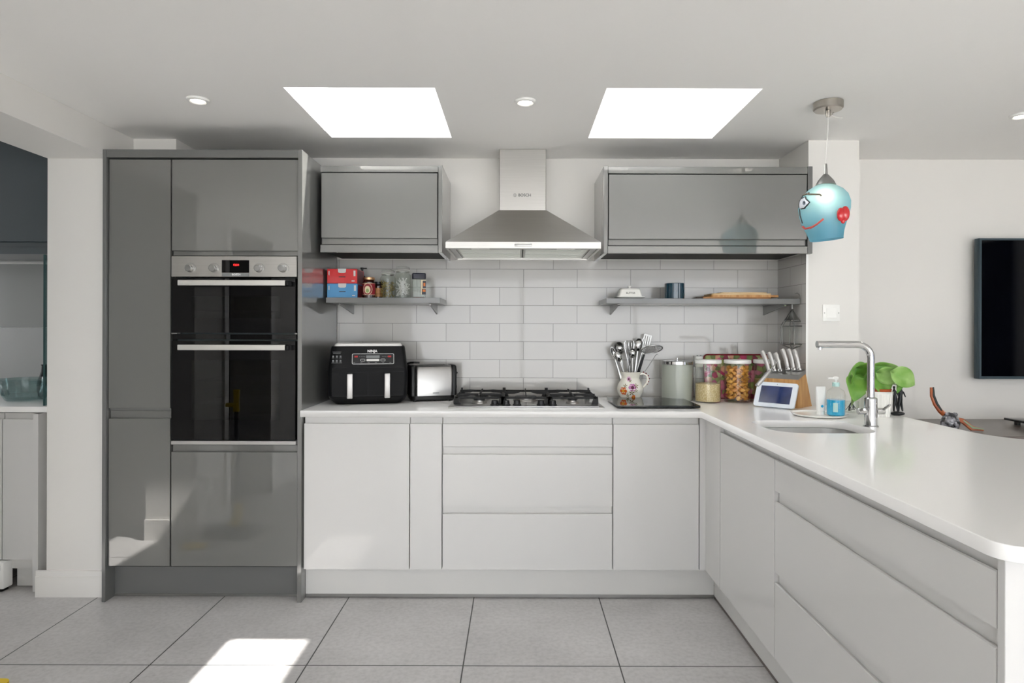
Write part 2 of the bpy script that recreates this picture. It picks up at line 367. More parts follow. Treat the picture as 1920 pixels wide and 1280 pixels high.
lk.box(-4.5, -4.4, 1.85, 2.2, 0, CEIL).box(-4.5, -4.4, 3.3, 3.88, 0, CEIL).box(-4.5, -4.4, 2.2, 3.3, 0, 1.0).box(-4.5, -4.4, 2.2, 3.3, 2.05, CEIL)
struct('wall_side_room', lk, 'paint')
# patio doors behind the camera
pf = M()
for x in (-1.7, .05, 1.82, 3.59): pf.box(x, x + .06, YR - .07, YR - .01, 0, 2.13)
pf.box(-1.64, 3.59, YR - .07, YR - .01, 2.07, 2.13).box(-1.64, 3.59, YR - .07, YR - .01, 0, .06)
pd = struct('window_3', pf, 'charcoal')
build('pane', M().box(-1.64, 3.59, YR - .045, YR - .035, .06, 2.07), 'glass_pane', pd)
rf_ = M()
for y in (-1.7, -.68, .34): rf_.box(XR + .02, XR + .08, y, y + .06, 0, 2.13)
rf_.box(XR + .02, XR + .08, -1.64, .34, 2.07, 2.13).box(XR + .02, XR + .08, -1.64, .34, 0, .06)
rp = struct('window_5', rf_, 'charcoal')  # unseen window added for more daylight, mainly on the ceiling
build('pane', M().box(XR + .045, XR + .055, -1.64, .34, .06, 2.07), 'glass_pane', rp)
lf_ = M()
for y in (-2.3, -1.42, -.55): lf_.box(XLO + .05, XLO + .10, y, y + .05, .85, 2.12)
lf_.box(XLO + .05, XLO + .10, -2.25, -.55, 2.07, 2.12).box(XLO + .05, XLO + .10, -2.25, -.55, .85, .90)
lp = struct('window_6', lf_, 'white_plastic')  # unseen window added to brighten the left side and the peninsula fronts
build('pane', M().box(XLO + .07, XLO + .08, -2.25, -.55, .9, 2.07), 'glass_pane', lp)
wf = M().box(-4.49, -4.42, 2.2, 2.25, 1.0, 2.05).box(-4.49, -4.42, 3.25, 3.3, 1.0, 2.05).box(-4.49, -4.42, 2.25, 3.25, 1.0, 1.05).box(-4.49, -4.42, 2.25, 3.25, 2.0, 2.05)
wo = struct('window_4', wf, 'white_plastic')  # unseen window added to let daylight into the side room
build('pane', M().box(-4.46, -4.455, 2.25, 3.25, 1.05, 2.0), 'glass_pane', wo)
def skirt(name, segs):
    m = M()
    for x0, x1, y0, y1 in segs:
        m.box(x0, x1, y0, y1, 0, .1); d = .004
        m.box(x0 + d * (x1 - x0 < .03), x1 - d * (x1 - x0 < .03), y0 + d * (y1 - y0 < .03), y1, .1, .125)
    struct(name, m, 'skirt')
skirt('baseboard_left', [(-2.31, XL - .003, 3.037, 3.055), (XLO + .001, XL, 2.13, 2.148), (XL, XL + .016, 1.70, 2.148), (XL, XL + .016, YR, .97)])
struct('baseboard_pillar', M().box(1.4, 1.4001, 3.2, 3.2001, 0, .001) if False else M().box(1.739, XR, WB - .016, WB, 0, .12), 'skirt')
# door lining round the dark doorway
struct('door_1', M().box(XL, XL + .015, .90, .97, 0, 2.05, ).box(XL, XL + .015, 1.70, 1.76, .13, 2.05).box(XL, XL + .015, .97, 1.70, 1.98, 2.05), 'skirt')
struct('wall_back_tiles', M().box(-1.013, 1.472, 3.570, WB - .0005, .905, 1.684), 'metro')
struct('wall_alcove_tiles', M().box(1.472, 1.4805, 3.219, WB - .001, .905, 1.684), 'metro_side')
struct('trim_2', M().box(1.4705, 1.4815, 3.2155, 3.219, .909, 1.69), 'white_plastic')

# ------------------------------------------------------------------ cabinet fronts
def jfront(m, axis, a0, a1, front, z0, z1, groove='top', th=.02, g=.034, ax_sign=1):
    """slab door with a J-pull scoop along its top or bottom edge; front is the outer plane"""
    d = .015
    if groove == 'top': poly = [(0, z0), (0, z1 - g), (.004, z1 - g + .002), (d, z1 - g - .002), (d, z1), (th, z1), (th, z0)]
    elif groove == 'bottom': poly = [(0, z1), (0, z0 + g), (.004, z0 + g - .002), (d, z0 + g + .002), (d, z0), (th, z0), (th, z1)]
    else: poly = [(0, z0), (0, z1), (th, z1), (th, z0)]
    m.prism([(front + p, z) for p, z in poly], 'x' if axis == 'x' else 'y', a0, a1)
    return m
FY = 3.0; FB = 3.02; GAP = .0028
# --- grey tall units
t = T('larder_cabinet', 'narrow glossy grey tall larder cabinet left of the built-in oven', 'cabinet', (-1.80, 3.3, 0))
t.p('body', M().box(-1.9385, -1.642, FB + .002, 3.56, .155, 2.098), 'gap_shade', True)
t.p('end_panel', M().box(XL + .0005, -1.9395, 2.985, 3.56, 0, 2.137, .001, 1), 'grey_edge', True)
t.p('door', jfront(M(), 'x', -1.9345, -1.6435, FY, .914, 2.0925, None), 'grey_gloss', True)
t.p('door', jfront(M(), 'x', -1.9345, -1.6435, FY, .166, .900, 'top', g=.036), 'grey_gloss', True)
t.p('handle_rail', M().box(-1.936, -1.642, FB - .006, FB + .002, .901, .913), 'grey_edge', True)
t = T('oven_cabinet', 'glossy grey tall housing cabinet around the double oven', 'cabinet', (-1.33, 3.3, 0))
b = M().box(-1.640, -1.0355, FB + .002, 3.56, .155, .735).box(-1.640, -1.0355, FB + .002, 3.56, 1.64, 2.098).box(-1.640, -1.628, FB + .002, 3.56, .735, 1.64).box(-1.0475, -1.0355, FB + .002, 3.56, .735, 1.64).box(-1.628, -1.0475, 3.54, 3.56, .735, 1.64)
t.p('body', b, 'gap_shade', True)
t.p('end_panel', M().box(-1.0345, -1.014, 2.985, 3.56, 0, 2.137, .001, 1), ['grey_gloss'], True)
t.p('door', jfront(M(), 'x', -1.6365, -1.0395, FY, 1.640, 2.0925, 'bottom', g=.022), 'grey_gloss', True)
t.p('door', jfront(M(), 'x', -1.6365, -1.0395, FY, .166, .738, 'top', g=.032), 'grey_gloss', True)
solo('top_panel', M().box(-1.9385, -1.0350, 2.985, 3.56, 2.099, 2.137, .001, 1), 'grey_edge', 'long grey panel laid across the top of the tall cabinets', 'panel')
o = T('tall_unit_plinth', 'dark grey kickboard under the tall cabinets', 'plinth', (-1.48, 3.06, 0))
o.p('board', M().box(-1.9385, -1.0355, 3.055, 3.07, .008, .150), 'grey_edge', True)
o.p('seal_strip', M().box(-1.9385, -1.0355, 3.053, 3.0545, .001, .012), 'satin', True)

# --- built-in double oven
t = T('double_oven', 'built-in double oven with black glass doors and steel control panel', 'oven', (-1.337, 3.3, .74))
x0, x1 = -1.634, -1.040
def zf(y, Y=3.0): return HC - (y - VY - 1) * Y / F
t.p('casing', M().box(x0 + .01, x1 - .01, 3.03, 3.5, .745, 1.150).box(x0 + .01, x1 - .01, 3.50, 3.52, 1.17, 1.5).box(x0+.01, x0 + .03, 3.03, 3.5, 1.17, 1.5).box(x1 - .03, x1 - .01, 3.03, 3.5, 1.17, 1.5) if False else
    M().box(x0 + .01, x1 - .01, 3.49, 3.5, .745, 1.62).box(x0 + .01, x0 + .07, 3.03, 3.49, .745, 1.62).box(x1 - .07, x1 - .01, 3.03, 3.49, .745, 1.62).box(x0 + .07, x1 - .07, 3.03, 3.49, 1.225, 1.30).box(x0 + .07, x1 - .07, 3.03, 3.49, .745, .79).box(x0 + .07, x1 - .07, 3.03, 3.49, 1.54, 1.62), 'cavity', True)
zp0, zp1 = zf(522), zf(483)
cp = t.p('control_panel', M().box(x0, x1, 2.990, 3.03, zp0, zp1, .002, 1), 'steel', True)
for kx in (354.5, 399, 484, 529):
    X = (kx - VX) * 2.98 / F; zk = zf(506)
    k = M(); k.lathe([(.0185, 0), (.0185, .004), (.0165, .006), (.0155, .022), (.0135, .024), (0, .024)], seg=32, mtx=Matrix.Translation((X, 2.990, zk)) @ Matrix.Rotation(PI / 2, 4, 'X'))
    t.p('knob', k, 'satin', True)
    tk = M().tube([(X + .027 * math.cos(q * .1), 2.9898, zk + .024 * math.sin(q * .1)) for q in range(-4, 33)], .0007, 5)
    t.p('dial_marks', tk, 'print_grey', True)
dx0, dx1 = (416 - VX) * 2.99 / F, (467 - VX) * 2.99 / F
ds = t.p('display', M().box(dx0, dx1, 2.9875, 2.9905, zf(514), zf(490.5)), 'black_gloss', True)
text('clock_digits', '12:54', .013, 'red_led', ds, ((dx0 + dx1) / 2 - t.loc.x + .003, 2.9870 - t.loc.y, zf(499.5) - t.loc.z))
t.p('brand_plate', M().box(dx0, dx1, 2.9880, 2.9905, zf(520.5), zf(514.5)), 'print_grey', True)
text('brand_lettering', 'BOSCH', .0125, 'print_white', t.o, ((dx0 + dx1) / 2 - t.loc.x + .004, 2.9874 - t.loc.y, zf(517.5) - t.loc.z), bold=.0002)
def oven_door(yt, yb, wt, wb, hy, name_label):
    za, zb = zf(yt), zf(yb); wa, wz = zf(wt), zf(wb); X0, X1 = x0 + .005, x1 - .005
    w0, w1 = (360 - VX) * 2.99 / F, (525 - VX) * 2.99 / F
    m = M().box(X0, w0, 2.985, 3.028, zb, za).box(w1, X1, 2.985, 3.028, zb, za).box(w0, w1, 2.985, 3.028, wa, za).box(w0, w1, 2.985, 3.028, zb, wz)
    d = t.p('oven_door', m, 'black_gloss', True)
    gl = build('door_glass', M().box(w0, w1, 2.985, 2.992, wz, wa), 'oven_glass', d, t.loc)
    hz = zf(hy); a, bb = (337 - VX) * 2.96 / F, (537 - VX) * 2.96 / F
    h = M().box(a, bb, 2.938, 2.950, hz - .0125, hz + .0125, .002, 2)
    h.mat(1).box(a + .004, a + .016, 2.950, 2.985, hz - .010, hz + .008).box(bb, bb + .016, 2.94, 2.985, hz - .012, hz + .010, .002)
    build('handle', h, ['handle_alu', 'charcoal'], d, t.loc)
oven_door(524.5, 626, 558, 599, 534, '')
oven_door(641.5, 826.5, 677, 789, 653, '')
t.p('vent_strip', M().box(x0 + .003, x1 - .003, 2.995, 3.03, zf(638.5), zf(629)), 'black_gloss', True)
t.p('lower_trim', M().box(x0 + .002, x1 - .002, 2.987, 3.03, zf(835), zf(828), .001, 1), 'steel_h', True)
t.p('hinge_cover', M().box(x0, x0 + .028, 2.992, 3.02, zf(628.5), zf(626.3)), 'satin', True)
t.p('hinge_cover', M().box(x1 - .010, x1, 2.992, 3.02, zf(628.5), zf(626.3)), 'satin', True)
for zr in (1.38, 1.04, .93, .83):
    r = M()
    for yy in (3.06, 3.12, 3.18, 3.24, 3.30, 3.36, 3.42): r.tube([(x0 + .071, yy, zr), (x1 - .071, yy, zr)], .0025, 6)
    t.p('oven_rack', r, 'grey_rack', True)

# --- wall cabinets
WF = 3.183; WBK = WB - .001
def wall_cabinet(label, X0, X1, lend, rend, zb=1.677, zt=2.112):
    t = T('wall_cabinet', label, 'cabinet', ((X0 + X1) / 2, 3.4, zb), group=None)
    i0 = X0 + (.0215 if lend else 0); i1 = X1 - (.0215 if rend else 0)
    t.p('body', M().box(i0, i1, WF + .022, WBK - .003 if True else 0, zb + .012, zt - .002), 'gap_shade', True)
    t.p('top_rail', M().box(i0, i1, WF, WF + .02, zt - .030, zt, .001, 1), 'grey_gloss', True)
    t.p('pelmet', M().box(i0, i1, WF, WF + .02, zb, zb + .038, .001, 1), 'grey_gloss', True)
    t.p('door', jfront(M(), 'x', i0 + .005, i1 - .005, WF, zb + .044, zt - .036, 'bottom', g=.030), 'grey_gloss', True)
    if lend: t.p('end_panel', M().box(X0, X0 + .0205, WF - .002, WBK - .003, zb, zt + .004, .001, 1), 'grey_gloss', True)
    if rend: t.p('end_panel', M().box(X1 - .0205, X1, WF - .002, WBK - .003 if X1 < 1.48 else 3.216, zb, zt + .004, .001, 1), 'grey_gloss', True)
    return t
wall_cabinet('glossy grey flip-up wall cabinet left of the cooker hood', -.990, -.376, False, True)
wall_cabinet('long glossy grey wall cabinet right of the cooker hood', .436, 1.490, True, True) if False else None
t = T('wall_cabinet', 'long glossy grey wall cabinet right of the cooker hood', 'cabinet', (.96, 3.4, 1.677))
zb, zt = 1.677, 2.112
t.p('body', M().box(.4575, 1.4675, WF + .022, WBK - .012, zb + .012, zt - .002), 'gap_shade', True)
t.p('top_rail', M().box(.4575, 1.462, WF, WF + .02, zt - .034, zt, .001, 1), 'grey_gloss', True)
t.p('pelmet', M().box(.4575, 1.462, WF, WF + .02, zb, zb + .036, .001, 1), 'grey_gloss', True)
t.p('door', jfront(M(), 'x', .4620, 1.4575, WF, zb + .042, zt - .040, 'bottom', g=.030), 'grey_gloss', True)
t.p('end_panel', M().box(.436, .4565, WF - .002, WBK - .003, zb, zt + .004, .001, 1), 'grey_gloss', True)
t.p('end_panel', M().box(1.463, 1.486, WF - .002, 3.214, zb, zt + .004, .001, 1), 'grey_edge', True)

# --- base cabinets, back run
BZ0, BZ1 = .153, .876
def base_unit(name, label, X0, X1, fronts):
    t = T(name, label, 'cabinet', ((X0 + X1) / 2, 3.3, 0))
    t.p('body', M().box(X0 + .001, X1 - .001, FB + .002, 3.56, BZ0, .872), 'plinth_white', True)
    for nm, a, b in fronts: t.p(nm, jfront(M(), 'x', X0 + GAP, X1 - GAP, FY, a, b, 'top'), 'white_gloss', True)
    return t
base_unit('base_cabinet', 'glossy white base cabinet under the air fryer', -1.010, -.506, [('door', BZ0, BZ1)])
base_unit('pull_out_cabinet', 'slim glossy white pull-out cabinet left of the drawers', -.506, -.352, [('door', BZ0, BZ1)])
D3 = [('drawer_front', BZ0, .450), ('drawer_front', .454, .732), ('drawer_front', .736, BZ1)]
base_unit('drawer_cabinet', 'wide white three-drawer cabinet under the gas hob', -.352, .457, D3)
base_unit('base_cabinet', 'glossy white base cabinet under the black glass board', .457, .868, [('door', BZ0, BZ1)])
solo('corner_post', M().box(.8695, .9155, FY, FB, BZ0, .876).box(.897, .9155, 2.787, FY, BZ0, .876), 'white_gloss', 'white filler post in the inside corner of the base cabinets', 'panel')
PX = .897
def pen_unit(name, label, Y0, Y1, fronts):
    t = T(name, label, 'cabinet', (1.2, (Y0 + Y1) / 2, 0))
    b = M().box(PX + .022, 1.62, Y0 + .001, Y1 - .001, BZ0, .60)
    b.box(PX + .022, PX + .04, Y0 + .001, Y1 - .001, .60, .872).box(1.6, 1.62, Y0 + .001, Y1 - .001, .60, .872)
    t.p('body', b, 'plinth_white', True)
    for nm, a, bb in fronts: t.p(nm, jfront(M(), 'y', Y0 + GAP, Y1 - GAP, PX, a, bb, 'top'), 'white_gloss', True)
    return t
pen_unit('sink_cabinet', 'glossy white single-door cabinet below the sink in the peninsula', 2.196, 2.785, [('door', BZ0, BZ1)])
pen_unit('drawer_cabinet', 'wide white three-drawer cabinet at the near end of the peninsula', 1.180, 2.196, D3)
solo('end_panel', M().box(PX, 1.64, 1.160, 1.179, 0, .877, .001, 1), 'white_gloss', 'white panel closing the near end of the peninsula', 'panel')
o = T('base_plinth', 'white kickboard under the back run of base cabinets', 'plinth', (-.03, 3.05, 0))
o.p('board', M().box(-1.013, .952, 3.045, 3.06, .012, .148), 'plinth_white', True)
o.p('seal_strip', M().box(-1.013, .952, 3.0435, 3.0447, .003, .018), 'satin', True)
o = T('peninsula_plinth', 'white kickboard along the peninsula beside the floor tiles', 'plinth', (.96, 2.1, 0))
o.p('board', M().box(.953, .968, 1.181, 3.043, .012, .148), 'plinth_white', True)
o.p('seal_strip', M().box(.9515, .9527, 1.181, 3.04, .003, .014), 'brown_top', True)

# --- worktop (one slab with a cut-out) made from a 2-D curve
def arc(cx, cy, r, a0, a1, n=10): return [(cx + r * math.cos(math.radians(a0 + (a1 - a0) * i / n)), cy + r * math.sin(math.radians(a0 + (a1 - a0) * i / n))) for i in range(n + 1)]
outer = [(-1.012, 2.965), (.868, 2.965)] + arc(.868 + .05, 1.12 + .05, .05, 180, 270, 8) + [(2.7, 1.12), (2.7, 2.17)]
outer += [(1.95, 2.17)] + arc(1.95, 2.40, .23, 270, 180, 12) + [(1.72, 3.216), (1.473, 3.216), (1.473, 3.5695), (-1.012, 3.5695)]
SX0, SX1, SY0, SY1 = .975, 1.372, 2.352, 2.682
hole = arc(SX1 - .09, SY1 - .09, .09, 0, 90) + arc(SX0 + .07, SY1 - .07, .07, 90, 180) + arc(SX0 + .12, SY0 + .12, .12, 180, 270) + arc(SX1 - .09, SY0 + .09, .09, 270, 360)
cu = bpy.data.curves.new('wt', 'CURVE'); cu.dimensions = '2D'; cu.fill_mode = 'BOTH'; cu.extrude = .013; cu.bevel_depth = .002; cu.bevel_resolution = 1
for ring, rad in ((outer, 0), (hole, 0)):
    sp = cu.splines.new('POLY'); sp.points.add(len(ring) - 1)
    for q, (x, y) in enumerate(ring): sp.points[q].co = (x, y, 0, 1)
    sp.use_cyclic_u = True
tmp = bpy.data.objects.new('wt', cu); COL.objects.link(tmp)
me = bpy.data.meshes.new_from_object(tmp.evaluated_get(bpy.context.evaluated_depsgraph_get())); bpy.data.objects.remove(tmp)
me.materials.clear(); me.materials.append(MATS['worktop'])
wt = bpy.data.objects.new('worktop', me); COL.objects.link(wt); wt.location = (0, 0, .894)
tag(wt, 'white L-shaped stone worktop over all the white cabinets', 'worktop')
WT = .909
t = T('sink', 'grey undermounted sink bowl set into the peninsula worktop', 'sink', (1.17, 2.52, .70))
sk = M(); rows = []
for inset, z in ((-.004, .8785), (-.004, .876), (.0, .86), (.006, .74), (.03, .705), (.09, .70)):
    cx, cy = (SX0 + SX1) / 2, (SY0 + SY1) / 2; kx = 1 - inset / ((SX1 - SX0) / 2); ky = 1 - inset / ((SY1 - SY0) / 2)
    rows.append([(cx + (x - cx) * kx, cy + (y - cy) * ky, z) for x, y in hole])
sk.quadstrip(rows, closed=True); sk.bm.faces.new([sk.bm.verts[:] [-len(hole):][i] for i in range(len(hole))] if sk.bm.verts.ensure_lookup_table() is None else []); sk.done()
t.p('bowl', sk, 'sink_steel', True, solid=.002)
t.p('drain', M().lathe([(.0, 0), (.03, 0), (.036, .003), (.036, .001)], ((SX0 + SX1) / 2, (SY0 + SY1) / 2, .7015), 24, cap=False), 'chrome', True)

# ------------------------------------------------------------------ cooker hood
t = T('cooker_hood', 'brushed steel pyramid cooker hood above the gas hob', 'cooker hood', (.03, 3.4, 1.683))
hx0, hx1, hy0, hy1 = -.345, .405, 3.05, 3.5695; hz0, hz1 = 1.683, 1.714
can = M()
def frust(m, a, b):
    (ax0, ax1, ay0, ay1, az), (bx0, bx1, by0, by1, bz) = a, b
    A = [m.bm.verts.new(v) for v in ((ax0, ay0, az), (ax1, ay0, az), (ax1, ay1, az), (ax0, ay1, az))]
    B = [m.bm.verts.new(v) for v in ((bx0, by0, bz), (bx1, by0, bz), (bx1, by1, bz), (bx0, by1, bz))]
    for i in range(4): m.bm.faces.new((A[i], A[(i + 1) % 4], B[(i + 1) % 4], B[i]))
    m.bm.faces.new(B); m.done()
frust(can, (hx0, hx1, hy0, hy1, hz1), (-.097, .157, 3.385, hy1, 1.93))
can.box(hx0, hx1, hy0, hy0 + .012, hz0, hz1).box(hx0, hx0 + .012, hy0 + .012, hy1, hz0, hz1).box(hx1 - .012, hx1, hy0 + .012, hy1, hz0, hz1).box(hx0 + .012, hx1 - .012, hy1 - .012, hy1, hz0, hz1)
t.p('canopy', can, 'steel', True, sharp=.2)
t.p('chimney', M().box(-.095, .155, 3.387, hy1, 1.928, CEIL - .001, .002, 1), 'steel', True)
u = M().box(hx0 + .012, hx1 - .012, hy0 + .012, hy0 + .10, hz0 + .006, hz0 + .012)
u.box(hx0 + .012, hx0 + .04, hy0 + .1, hy1 - .012, hz0 + .006, hz0 + .012).box(hx1 - .04, hx1 - .012, hy0 + .1, hy1 - .012, hz0 + .006, hz0 + .012)
t.p('underside', u, 'satin', True)
for a, b in ((hx0 + .041, .027), (.033, hx1 - .041)):
    fm = M().box(a, b, hy0 + .101, hy1 - .013, hz0 + .010, hz0 + .016)
    for k in range(9): fm.box(a + .01, b - .01, hy0 + .13 + k * .042, hy0 + .135 + k * .042, hz0 + .008, hz0 + .010)
    t.p('grease_filter', fm, 'filter_mesh', True)
for lx in (-.18, .24): t.p('hood_lamp', M().box(lx - .045, lx + .045, hy0 + .03, hy0 + .075, hz0 + .003, hz0 + .006, .001, 1), 'white_plastic', True)
t.p('control_buttons', M().box(-.012, .072, hy0 - .006, hy0, hz0 + .010, hz0 + .022, .002), 'satin', True)
text('brand_lettering', 'BOSCH', .021, 'ink', t.o, (.036 - .0 - t.loc.x + .004, 3.3865 - t.loc.y, 2.010 - t.loc.z), bold=.0003)
lg = M(); lg.tube([(-.012 + .008 * math.cos(a * PI / 12), 3.3864, 2.010 + .008 * math.sin(a * PI / 12)) for a in range(24)], .0008, 6, closed=True)
lg.box(-.0155, -.0145, 3.386, 3.3868, 2.004, 2.016).box(-.0095, -.0085, 3.386, 3.3868, 2.004, 2.016).box(-.0145, -.0095, 3.386, 3.3868, 2.0095, 2.0105)
t.p('brand_mark', lg, 'ink', True)

# ------------------------------------------------------------------ gas hob
HX = .047; HY0, HY1 = 3.06, 3.54
t = T('gas_hob', 'five-burner stainless gas hob with black pan supports', 'hob', (HX, 3.3, WT))
t.p('plate', M().box(-.38, .38, -.24, .22, .0002, .006, .002, 2).box(-.355, .355, -.225, .205, .006, .010, .003, 2), 'hob_metal')
def burner(x, y, r, name='burner'):
    b = M().lathe([(r + .012, .010), (r + .010, .018), (r, .020), (r, .026), (0, .026)], (x, y, 0), 28, cap=False)
    o = t.p(name, b, 'burner_alu')
    build('burner_cap', M().lathe([(r - .002, .0265), (r + .002, .029), (r + .001, .034), (r - .006, .036), (0, .036)], (x, y, 0), 28), 'burner_cap', o)
for x, y, r in ((-.235, .09, .036), (-.235, -.10, .028), (.235, .09, .036), (.235, -.10, .022), (0, .02, .055)): burner(x, y, r)
def support(x0, x1):
    m = M(); y0, y1 = -.150, .195; zt = .055; xc = (x0 + x1) / 2; r = .0055
    for a, b, c_, d in ((x0, x1, y0, y0), (x0, x1, y1, y1), (x0, x0, y0, y1), (x1, x1, y0, y1)):
        m.box(min(a, b) - r, max(a, b) + r, min(c_, d) - r, max(c_, d) + r, zt - .017, zt - .006, .002, 1)
    for yy in (y0, y1):
        for xx in (x0, x1): m.prism([(xx - .012 if xx == x0 else xx - .022, .0105), (xx + .022 if xx == x0 else xx + .012, .0105), (xx + .010, zt - .006), (xx - .010, zt - .006)], 'y', yy - r, yy + r)
    for yy in ((.09, -.10) if abs(xc) > .1 else (.02,)):
        for sx in (-1, 1):
            xe = x0 if sx < 0 else x1; xi = xc + sx * .03
            m.prism([(xe - sx * 0, zt - .012), (xe, zt + .003), (xi + sx * .03, zt + .006), (xi, zt + .004), (xi, zt - .002), (xi + sx * .03, zt - .010)], 'y', yy - .003, yy + .003)
        for sy in (-1, 1):
            ye = yy + sy * .085 if abs(xc) > .1 else (y1 if sy > 0 else y0)
            yi = yy + sy * .03
            m.prism([(ye, zt - .012), (ye, zt + .003), (yi, zt + .005), (yi, zt - .002)], 'x', xc - .003, xc + .003)
            if abs(xc) > .1 and abs(ye) < .12: m.box(x0, x1, ye - .004, ye + .004, zt - .015, zt - .006)
    for xx in (x0, x1):
        m.box(xx - .004, xx + .004, y1 - .02, y1 + .006, zt - .006, zt + .006)
    return m
for a, b in ((-.348, -.120), (-.112, .112), (.120, .348)): t.p('pan_support', support(a, b), 'cast_iron')
for kx in (-.155, -.098, -.045, .072, .13):
    t.p('knob', M().lathe([(.021, .010), (.021, .016), (.017, .018), (.0155, .034), (.013, .036), (0, .036)], (kx + .0, -.192, 0), 24, cap=False), 'black_plastic')

# ------------------------------------------------------------------ open shelves
def shelf(label, X0, X1, brs):
    z0, z1 = 1.427, 1.455
    t = T('wall_shelf', label, 'shelf', ((X0 + X1) / 2, 3.42, z0))
    t.p('board', M().box(X0, X1, 3.28, 3.5695, z0, z1, .0012, 1), 'grey_edge', True)
    for x in brs:
        t.p('bracket', M().prism([(3.5695, z0 - .001), (3.285, z0 - .001), (3.285, z0 - .008), (3.5695, z0 - .052)], 'x', x - .0035, x + .0035).mat(1).lathe([(.0, -.006), (.006, -.006), (.006, .006), (0, .006)], (0, 0, 0), 12, mtx=Matrix.Translation((x, 3.287, z0 - .006)) @ Matrix.Rotation(PI / 2, 4, 'Y')), ['grey_edge', 'chrome'], True)
    return t
shelf('grey wall shelf left of the hood holding boxes and jars', -.990, -.398, (-.922, -.451))
shelf('grey wall shelf right of the hood holding butter dish and boards', .464, 1.4705, (.528, 1.392))
SZ = 1.4552

# ------------------------------------------------------------------ air fryer
def rrect(w, d, r, n=5, cx=0, cy=0):
    return arc(cx + w / 2 - r, cy + d / 2 - r, r, 0, 90, n) + arc(cx - w / 2 + r, cy + d / 2 - r, r, 90, 180, n) + arc(cx - w / 2 + r, cy - d / 2 + r, r, 180, 270, n) + arc(cx + w / 2 - r, cy - d / 2 + r, r, 270, 360, n)
def loft(m, secs):
    """secs: list of (z, w, d, r, cx, cy) rounded-rectangle sections, capped"""
    rings = [[m.bm.verts.new((x, y, z)) for x, y in rrect(w, d, r, 5, cx, cy)] for z, w, d, r, cx, cy in secs]
    n = len(rings[0])
    for a, b in zip(rings, rings[1:]):
        for i in range(n): j = (i + 1) % n; m.bm.faces.new((a[i], a[j], b[j], b[i]))
    m.bm.faces.new(rings[0][::-1]); m.bm.faces.new(rings[-1]); return m.done()
def rframe(m, cx, cz, w, h, r, y, t):
    m.tube([(x, y, z) for x, z in rrect(w, h, r, 4, cx, cz)], t, 6, closed=True); return m
t = T('air_fryer', 'black two-drawer air fryer standing by the tall grey cabinet', 'air fryer', (-.780, 3.335, WT), math.radians(12))
t.p('base', loft(M(), [(.0, .31, .20, .03, 0, 0), (.004, .33, .22, .03, 0, 0), (.034, .385, .262, .03, 0, 0), (.044, .390, .268, .03, 0, 0)]), 'charcoal')
t.p('body', loft(M(), [(.0445, .392, .268, .03, 0, 0), (.160, .398, .275, .03, 0, 0), (.190, .394, .270, .032, 0, .002), (.285, .372, .238, .035, 0, .016), (.295, .366, .232, .035, 0, .016)]), 'charcoal')
t.p('lid', loft(M(), [(.2955, .340, .222, .03, 0, .016), (.302, .338, .220, .03, 0, .016), (.308, .330, .212, .03, 0, .016)]), 'silver_print', label='silver top rim')
for sx, hx in ((-1, -.088), (1, .095)):
    m = M(); a0, a1 = (-.188, -.0015) if sx < 0 else (.0015, .188)
    m.prism([(-.1405, .048), (-.1435, .165), (-.130, .165), (-.128, .048)], 'x', a0 + (.012 if sx < 0 else 0), a1 - (.012 if sx > 0 else 0))
    d = t.p('basket_drawer', m, 'fryer_dark')
    h = M().box(hx - .014, hx + .014, -.178, -.166, .036, .160, .004, 2).mat(1).box(hx - .012, hx + .012, -.167, -.142, .146, .160, .002).box(hx - .010, hx + .010, -.167, -.142, .04, .055)
    build('handle', h, ['steel_h', 'charcoal'], d)
t.p('front_band', M().prism([(-.1415, .167), (-.1405, .188), (-.129, .188), (-.129, .167)], 'x', -.176, .176), 'fryer_dark')
tl = math.atan2(.0245, .105)   # slope of the upper front
fm = Matrix.Translation((0, -.1345, .190)) @ Matrix.Rotation(-tl, 4, 'X')
def onface(m): m.tf(m.bm.verts[:], fm); return m
cpn = M().box(-.082, .130, -.0022, 0, .014, .070, .0008, 1)
pnl = t.p('control_panel', onface(cpn), 'black_plastic')
fr = onface(rframe(M(), .024, .042, .206, .052, .006, -.0026, .0011)); build('panel_outline', fr, 'print_white', pnl)
dsp = onface(M().box(-.010, .056, -.0034, -.0023, .046, .060)); build('display', dsp, 'print_grey', pnl)
btn = M(); btn.prism(rrect(.064, .011, .005, 4, .023, .036), 'y', -.0036, -.0023); build('wide_button', onface(btn), 'silver_print', pnl)
for cx in (-.027, .073): build('zone_button', onface(rframe(M(), cx, .036, .022, .010, .004, -.0026, .0008)), 'print_white', pnl)
for cx in (-.060, .106): build('power_button', onface(M().box(cx - .008, cx + .008, -.0032, -.0023, .050, .058)), 'red_print', pnl)
ic = M()
for k in range(6): ic.box(-.070 + k * .036 - .005, -.070 + k * .036 + .005, -.0030, -.0023, .0215, .0235)
for k in range(4): ic.box(-.044 + k * .008, -.040 + k * .008, -.0030, -.0023, .0525, .0545).box(.068 + k * .008, .072 + k * .008, -.0030, -.0023, .0525, .0545)
build('printed_icons', onface(ic), 'print_grey', pnl)
ic = M().box(-.176, -.133, -.0006, .0004, .078, .080).box(-.172, -.136, -.0006, .0004, .071, .0735)
for r_ in range(2):
    for k in range(3):
        cx, cz = -.172 + k * .018, .055 - r_ * .022; ic.box(cx - .004, cx + .004, -.0006, .0004, cz - .004, cz + .005).box(cx - .006, cx + .006, -.0006, .0004, cz - .008, cz - .0065)
ic.box(-.180, -.128, -.0006, .0004, .0215, .0225)
t.p('printed_icons', onface(ic), 'print_grey')
text('brand_lettering', 'NINJA', .018, 'print_white', t.o, fm @ Vector((.020, -.0012, .082)), rot=(PI / 2 - tl, 0, 0), bold=.0006)
vn = M()
